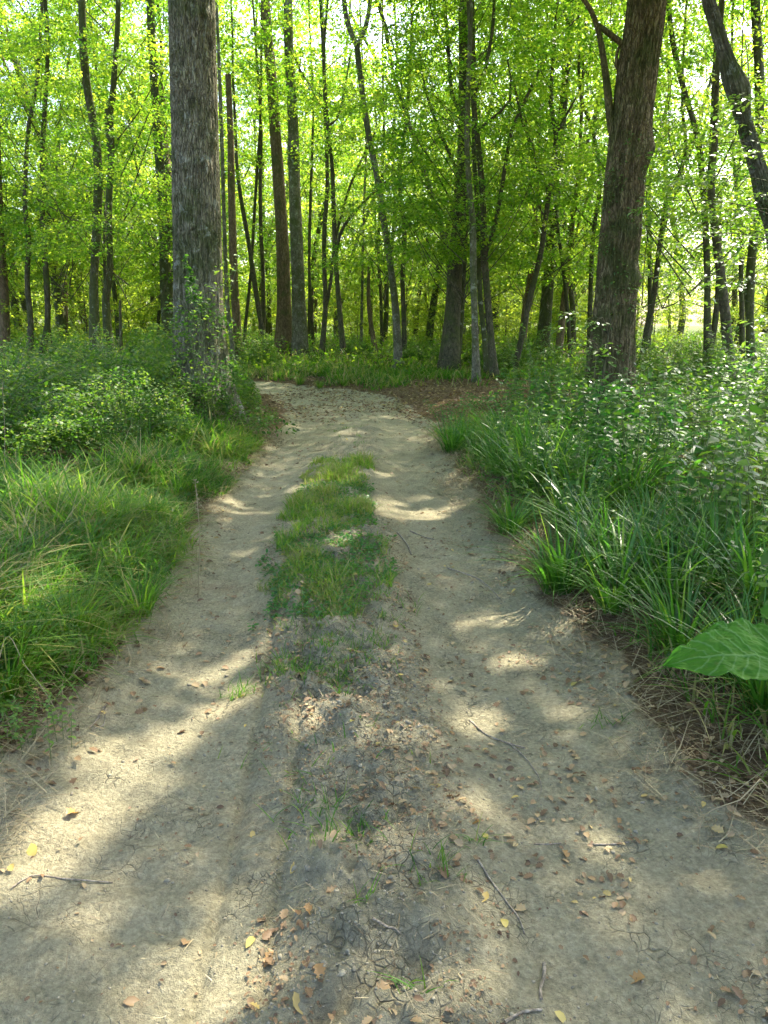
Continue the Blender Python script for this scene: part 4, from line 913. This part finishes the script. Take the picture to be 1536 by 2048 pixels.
# big wavy leaf at the right edge (burdock)
def big_leaf(outline, mid, D0, tipz, name='leaf'):
    pass
g = Geo()
lx, ly = 1.22, 2.55
def burd(g, base, az, length, width, pitch, roll, seed, mat_=0):
    r2 = np.random.default_rng(seed); nt_, nw = 90, 81; t = np.linspace(0, 1, nt_)
    prof = np.interp(t, [0, .06, .2, .35, .5, .65, .8, .92, 1], [.45, .8, 1.0, .98, .88, .72, .52, .30, .03])*width/2
    prof = prof*(1+.13*np.abs(np.sin(t*math.pi*5.2+seed))+.05*vn(t*26, t*0+seed, 3))
    s = np.linspace(-1, 1, nw); Tt, S = np.meshgrid(t, s, indexing='ij')
    x = S*prof[:, None]; y = Tt*length-.09*length*(np.abs(S)**2)*(Tt < .2)*(1-Tt*5).clip(0)
    z = .10*length*np.sin(Tt*2.2)-.22*length*Tt**2+.05*width*np.abs(S)+.009*np.sin(Tt*19+seed)*np.abs(S)**1.5+.012*(fbm(Tt*9, S*4+5, seed)-.5)*2
    vein = np.exp(-(S*width/2/.004)**2)*.004
    for k in range(1, 6):
        for sg in (-1, 1):
            d = np.abs((Tt-.12*k-.02) - np.abs(S)*.22*1.0)*length; vein = np.maximum(vein, np.exp(-(d/.004)**2)*.003*(np.sign(S) == sg))
    z = z+vein
    V = np.stack([x, y, z], 2).reshape(-1, 3)
    R = frames(np.array([az]), np.array([pitch]), np.array([roll]), np.array([1.]))[0]
    V = V@R.T+np.asarray(base)
    i = np.arange(nt_-1)[:, None]*nw; j = np.arange(nw-1)[None]
    g.add(V, np.stack([i+j, i+j+1, i+nw+j+1, i+nw+j], 2).reshape(-1, 4), mat_, np.clip(vein.reshape(-1)/.004, 0, 1))
def burd_mat():
    m, t, out = mat('burdock_leaf'); tc = nd(t, 'ShaderNodeTexCoord').outputs['Object']
    v = nd(t, 'ShaderNodeTexVoronoi', feature='DISTANCE_TO_EDGE'); v.inputs['Scale'].default_value = 60; t.links.new(tc, v.inputs['Vector'])
    n = noise(t, tc, 18, 5)
    c = ramp(t, n, [(.3, (.045,.15,.012)), (.7, (.075,.19,.018))]); c = mix(t, ramp(t, noise(t, tc, 45, 4), [(.62, (0,0,0)), (.72, (1,1,1))]), c, (.10,.13,.03)); c = mix(t, ramp(t, attr(t, 'tint'), [(.2, (0,0,0)), (.6, (1,1,1))]), c, (.15,.28,.08))
    b = nd(t, 'ShaderNodeBsdfPrincipled'); b.inputs['Roughness'].default_value = .65; b.inputs['Specular IOR Level'].default_value = .2; t.links.new(c, b.inputs['Base Color'])
    bp = nd(t, 'ShaderNodeBump'); bp.inputs['Strength'].default_value = .35; bp.inputs['Distance'].default_value = .0013
    t.links.new(v.outputs['Distance'], bp.inputs['Height']); t.links.new(bp.outputs[0], b.inputs['Normal'])
    tr = nd(t, 'ShaderNodeBsdfTranslucent'); t.links.new(mix(t, n, (.10,.36,.03), (.16,.46,.04)), tr.inputs[0])
    mx = nd(t, 'ShaderNodeMixShader'); mx.inputs[0].default_value = .45; t.links.new(b.outputs[0], mx.inputs[1]); t.links.new(tr.outputs[0], mx.inputs[2]); t.links.new(mx.outputs[0], out.inputs[0]); return m
M_burd = burd_mat()
Db = 2.35
base = P(1545, 1318, Db); tip = P(1335, 1352, Db-.08)
org = (base[0]+.12, Db+.15, float(H(base[0]+.12, Db+.15))); root = empty('burdock', org)
d = tip-base; az = math.atan2(d[1], d[0])
g = Geo(); burd(g, base, az, np.linalg.norm(d)*1.0, .20, .12, .50, 3); link('leaf', g.mesh('leaf', M_burd, org), root)
g = Geo(); b2 = P(1560, 1300, Db+.12); burd(g, b2, az-.35, .27, .2, .25, .2, 5); link('leaf', g.mesh('leaf', M_burd, org), root)
g = Geo(); b3 = np.array([org[0]+.05, org[1]+.1, base[2]+.02]); burd(g, b3, .6, .3, .22, .1, .1, 8); link('leaf', g.mesh('leaf', M_burd, org), root)
g = Geo()
for e in (base, b2, b3):
    pts = smooth_line([[org[0], org[1], org[2]-.03], [(org[0]*.6+e[0]*.4), (org[1]*.6+e[1]*.4), e[2]*.75], e], .04)[0]; tube(g, pts, np.linspace(.009, .006, len(pts)), 8, 0)
link('stalk', g.mesh('stalk', M_stem, org), root)
tag(root, 'burdock with one big wavy edged green leaf reaching in from the right edge', 'plant')

# ------------------------------------------------------------------ twigs, stalks, single leaves
def on_ground(pxs, lift=.004):
    out = []
    for q in pxs:
        x, y = G(*q); out.append([x, y, float(HH(x, y))+lift])
    return out
def twig(pxs, r0, r1, label, forks=(), m_=None):
    pts = on_ground(pxs, r0*.9); org = pts[0]; g = Geo(); L = smooth_line(pts, .02)[0]
    L[:, 2] = np.maximum(L[:, 2], HH(L[:, 0], L[:, 1])+r0*.5)
    tube(g, L, np.linspace(r0, r1, len(L)), 7, 0, .5, .15, 4, closed=True)
    for f in forks:
        q = smooth_line(on_ground(f, r1), .02)[0]; q[:, 2] = np.maximum(q[:, 2], HH(q[:, 0], q[:, 1])+r1*.6); tube(g, q, np.linspace(r1*1.1, r1*.4, len(q)), 6, 0, .5, .1, 4)
    o = link('fallen_twig', g.mesh('fallen_twig', m_ or M_twig, org), None, org); tag(o, label, 'twig')
twig([(940,1412),(975,1443),(1020,1458),(1052,1471)], .0042, .0028, 'forked grey twig lying on the right rut', [[(1018,1456),(1050,1490),(1078,1530),(1084,1560),(1076,1578)]])
twig([(955,1712),(985,1750),(1020,1785),(1042,1815),(1050,1842)], .0035, .0022, 'thin curved twig on the ridge, below the forked one')
twig([(1090,1898),(1090,1925),(1082,1955),(1084,1980)], .0052, .004, 'thick short twig near the bottom edge, right of the ridge')
twig([(1180,1658),(1220,1659),(1262,1655)], .0028, .0022, 'pale straight twig lying crosswise on the right rut')
twig([(1070,1660),(1100,1662),(1124,1657)], .0025, .0018, 'short dark twig left of the pale straight one')
twig([(178,1446),(192,1425),(212,1396)], .0042, .003, 'grey stick at the left edge of the left rut', [[(182,1448),(205,1430),(210,1400)]])
twig([(20,1748),(60,1728),(120,1729),(222,1731)], .0028, .002, 'long dry straw stem lying at the lower left')
twig([(820,1053),(850,1062),(868,1070)], .006, .004, 'short twig in the right rut beside the green ridge')
twig([(795,1064),(815,1085),(823,1102)], .007, .005, 'dark twig in the right rut, just left of the short one')
twig([(745,1873),(775,1880),(800,1885)], .004, .003, 'small grey twig on the ridge near the bottom')
twig([(1010,2036),(1045,2012),(1085,2000)], .004, .003, 'reddish twig at the bottom edge')
twig([(895,1130),(960,1150),(1000,1180)], .005, .003, 'dry stem lying across the right rut halfway up')
def stalk(pts, r, label, m_=M_straw, head=False):
    g = Geo(); L = smooth_line(pts, .03)[0]; tube(g, L, np.linspace(r, r*.5, len(L)), 5, 0, .7); org = pts[0]
    if head:
        q = L[-8:]; m = 40; pp = q[rng.integers(0, len(q), m)]+N(0, .006, (m, 3)); g.inst(KV, KF, pp, frames(U(0, 6.28, m), U(.3, 1.2, m), N(0, .5, m), U(.012, .02, m)), 0, U(.5, 1, m))
    o = link('grass_stalk', g.mesh('grass_stalk', m_, org), None, tuple(org)); tag(o, label, 'grass stalk')
def gp(px, py): x, y = G(px, py); return np.array([x, y, float(H(x, y))])
stalk([gp(1560,1260), P(1536,1188,3.4), P(1400,1186,3.5), P(1300,1188,3.55), P(1195,1196,3.6)], .003, 'long pale grass stem stretched level across the right verge above the burdock', M_straw)
stalk([gp(-30,1500), P(10,1278,2.9), P(50,1330,2.8), P(100,1400,2.7), P(148,1492,2.65)], .003, 'long dry stalk bending over from the left edge towards the left rut', M_straw)
stalk([gp(-20,1400), P(0,1216,3.6), P(90,1200,3.7), P(190,1191,3.8), P(290,1192,3.9)], .0025, 'thin straw coloured stem lying level over the left grass')
stalk([gp(1560,1700), P(1536,1462,2.4), P(1480,1520,2.35), P(1440,1565,2.3), P(1425,1600,2.3)], .003, 'dry stem leaning in from the right edge below the burdock')
stalk([gp(1570,1900), P(1536,1575,1.9), P(1480,1600,1.85), P(1410,1630,1.85), P(1395,1690,1.85)], .003, 'bent pale stem with a hanging tip at the lower right edge')
for i, (bx, by, tx, ty, D_, lab) in enumerate(((1165,900,1195,690,7.0,'upright tan grass stalk in front of the great right trunk, left one'),(1150,890,1140,760,7.2,'short tan grass stalk left of the great right trunk'),(1050,850,1058,740,9.5,'tan seeding stalk above the right verge, leftmost'),(1080,850,1090,700,9.4,'green seeding stalk in front of the middle trees'),
     (1230,930,1262,675,6.5,'tall green stalk crossing the great right trunk, right one'),(395,1180,390,960,5.5,'pale seed stalk in the middle of the left verge'),(10,1000,4,760,5.2,'tall stalk at the left edge'),(1110,900,1098,770,8.0,'tan seeding stalk above the right verge, between two taller ones'))):
    b_ = gp(bx, by); D0 = b_[1]; t_ = P(tx, ty, D0); stalk([b_, (b_+t_)/2+np.array([.02, 0, .03]), t_], .0035, lab, M_straw if 'tan' in lab or 'pale' in lab else M_stem if False else M_straw, head='seed' in lab)
# single fallen leaves
yl = [(500,1873,.05),(145,1600,.07),(597,2022,.06),(755,1676,.035),(970,1666,.045),(905,1452,.03),(1050,1770,.0),(425,1383,.03),(1442,1675,.06),(1240,1617,.03),(1215,1396,.035),(1428,1515,.04),(820,1520,.03),(835,1533,.04),(970,1786,.05),(1305,1578,.045),(1125,2010,.05),(1040,1742,.0),(505,1665,.04),(780,1790,.035),(1010,1825,.05),(620,1850,.05),(560,1370,.0),(1060,1240,.04),(810,1283,.035),(640,1975,.05),(1175,1395,.0),(1292,1525,.05),(60,1665,.075),(540,1905,.06),(870,1575,.05),(765,1995,.06),(705,1470,.04),(1135,1680,.05),(480,1372,.05),(850,1330,.06),(1150,1350,.07),(1275,1925,.06),(1290,1570,.04),(1360,1555,.0),(1490,1690,.0),(950,1642,.045),(590,1740,.06),(665,1805,.05)]
lv = []
for k in range(4):
    g = Geo(); tv, tf = ((OV, OF), (LV, LF), (OV, OF), (LV, LF))[k]; t2 = tv.copy(); t2[:, 2] = t2[:, 2]*(1.5 if k else .5)+.05+.08*np.sin(t2[:, 1]*5+k)
    g.add(t2-np.array([0, .5, 0]), tf, 0, [.1, .9, .45, .7][k]); lv.append(g.mesh('fallen_leaf', M_yellow if k != 3 else M_litter))
for i, (qx, qy, s) in enumerate(yl):
    if s == 0: continue
    x, y = G(qx, qy); k = i % 4
    o = link('fallen_leaf', lv[k], None, (x, y, float(HH(x, y))+.002), U(0, 6.28), s*.82); o.rotation_euler = (N(0, .22), N(0, .22), U(0, 6.28))
    tag(o, ['small plain yellow oval leaf lying on the dry track', 'orange lobed dead leaf lying on the dry track', 'golden oval leaf with curled edge lying on the dry track', 'brown lobed dead leaf lying on the dry track'][k], 'fallen leaf', ['yellow oval leaves on the track', 'orange lobed leaves on the track', 'golden curled leaves on the track', 'brown lobed leaves on the track'][k])
# ------------------------------------------------------------------ labels that single out each repeat
ORD = ['nearest', 'second nearest', 'third nearest', 'fourth nearest', 'fifth nearest', 'sixth nearest', 'seventh nearest', 'eighth nearest', 'ninth nearest', 'tenth nearest', 'eleventh nearest', 'twelfth nearest', 'thirteenth nearest', 'fourteenth nearest', 'fifteenth nearest', 'sixteenth nearest', 'seventeenth nearest', 'eighteenth nearest', 'nineteenth nearest', 'twentieth nearest']
LM = [(9,'the trunk at the left edge'),(69,'the two wavy thin trunks'),(192,'the mossy left trunk'),(221,'the burled trunk'),(400,'the great grey trunk'),(477,'the snapped pole'),(583,'the close tall pair'),(642,'the double footed trunk'),(688,'the arching branch trunk'),(797,'the Y forked trunk'),(898,'the large middle trunk'),(953,'the speckled trackside trunk'),(1030,'the wide forked trunk'),(1084,'the thick dim trunk'),(1228,'the great brown trunk'),(1283,'the right leaning slim trunk'),(1418,'the twin stem tree'),(1464,'the dark slanting trunk'),(1530,'the right edge')]
def pxof(o):
    v = np.array(o.location); yy = v[1]*cp-(v[2]-CAMZ)*sp; return 768+FPX*v[0]/yy, 1024-FPX*(v[1]*sp+(v[2]-CAMZ)*cp)/yy
def label_by_trunk(names, noun, tail):
    b = {}
    for o in bpy.data.objects:
        if o.parent is None and o.name.split('.')[0] in names and 'category' in o:
            x, _ = pxof(o); k = min(range(len(LM)), key=lambda i: abs(LM[i][0]-x)); b.setdefault((k, x > LM[k][0]), []).append(o)
    for (k, side), os_ in b.items():
        os_.sort(key=lambda o: o.location[1])
        for i, o in enumerate(os_): o['label'] = f"{noun} just {'right' if side else 'left'} of {LM[k][1]}, {ORD[min(i, 19)]} {tail}"
label_by_trunk(('background_tree',), 'slender green tree', 'there')
label_by_trunk(('far_tree',), 'far yellow green tree', 'there')
label_by_trunk(('sapling',), 'low sapling', 'there')
LG = [(1330,950,'the centre of the right herb bank'),(1480,1080,'the herbs just above the burdock'),(1400,820,'the back of the right herb bank'),(1300,1080,'the broad grass at the right rut'),(1450,1320,'the burdock'),(1228,830,'the great brown trunk'),(1530,900,'the right photo edge'),(930,950,'the track edge'),(1150,1000,'the middle of the right verge'),(400,860,'the great grey trunk'),(10,830,'the left photo edge'),(200,790,'the mossy left trunk'),(100,1200,'the left foreground'),(380,1020,'the left track edge'),(700,770,'the far side of the bend'),(900,740,'the large middle trunk'),(1100,740,'the thick dim trunk'),(1400,760,'the twin stem tree')]
LT = [(440,1900,'the bright sun patch'),(1010,1460,'the forked twig'),(1040,1800,'the thin curved twig'),(640,1350,'the small green tufts'),(120,1600,'the left track edge'),(1350,1550,'the right track edge'),(600,1980,'the foot of the ridge'),(780,1600,'the middle of the bare ridge'),(1250,1900,'the lower right of the track')]
def label_by_spot(group, noun, LG=LG):
    b = {}
    for o in bpy.data.objects:
        if o.get('group') == group and 'category' in o:
            x, y = pxof(o); d = [math.hypot(x-a, (y-c_)*1.5) for a, c_, _ in LG]; k = int(np.argmin(d)); b.setdefault(k, []).append((d[k], o))
    for k, l in b.items():
        l.sort(key=lambda q: q[0])
        l = l[:]
        for i, (_, o) in enumerate(l): o['label'] = f"{noun}, {ORD[i]} to {LG[k][2]}" if i < 20 else f"{noun} further out around {LG[k][2]}"
label_by_spot('leafy herb clumps right of the track', 'leafy green herb clump')
label_by_spot('sedge tussocks right of the track', 'dark arching sedge tussock')
label_by_spot('bramble bushes in the thicket on the left', 'low dark green bramble bush')
label_by_spot('bramble bushes beyond the bend', 'shaded bramble bush')
label_by_spot('yellow oval leaves on the track', 'small yellow oval fallen leaf', LT)
label_by_spot('orange lobed leaves on the track', 'orange brown lobed fallen leaf', LT)
label_by_spot('golden curled leaves on the track', 'golden curled fallen leaf', LT)
label_by_spot('brown lobed leaves on the track', 'dull brown lobed fallen leaf', LT)
label_by_spot('grass tufts on the left verge', 'long yellow green grass tuft')
label_by_spot('grass tufts across the bend', 'short grass tuft')
label_by_spot('small herbs in the left grass', 'small nettle like herb')
print('objects', len(bpy.data.objects))
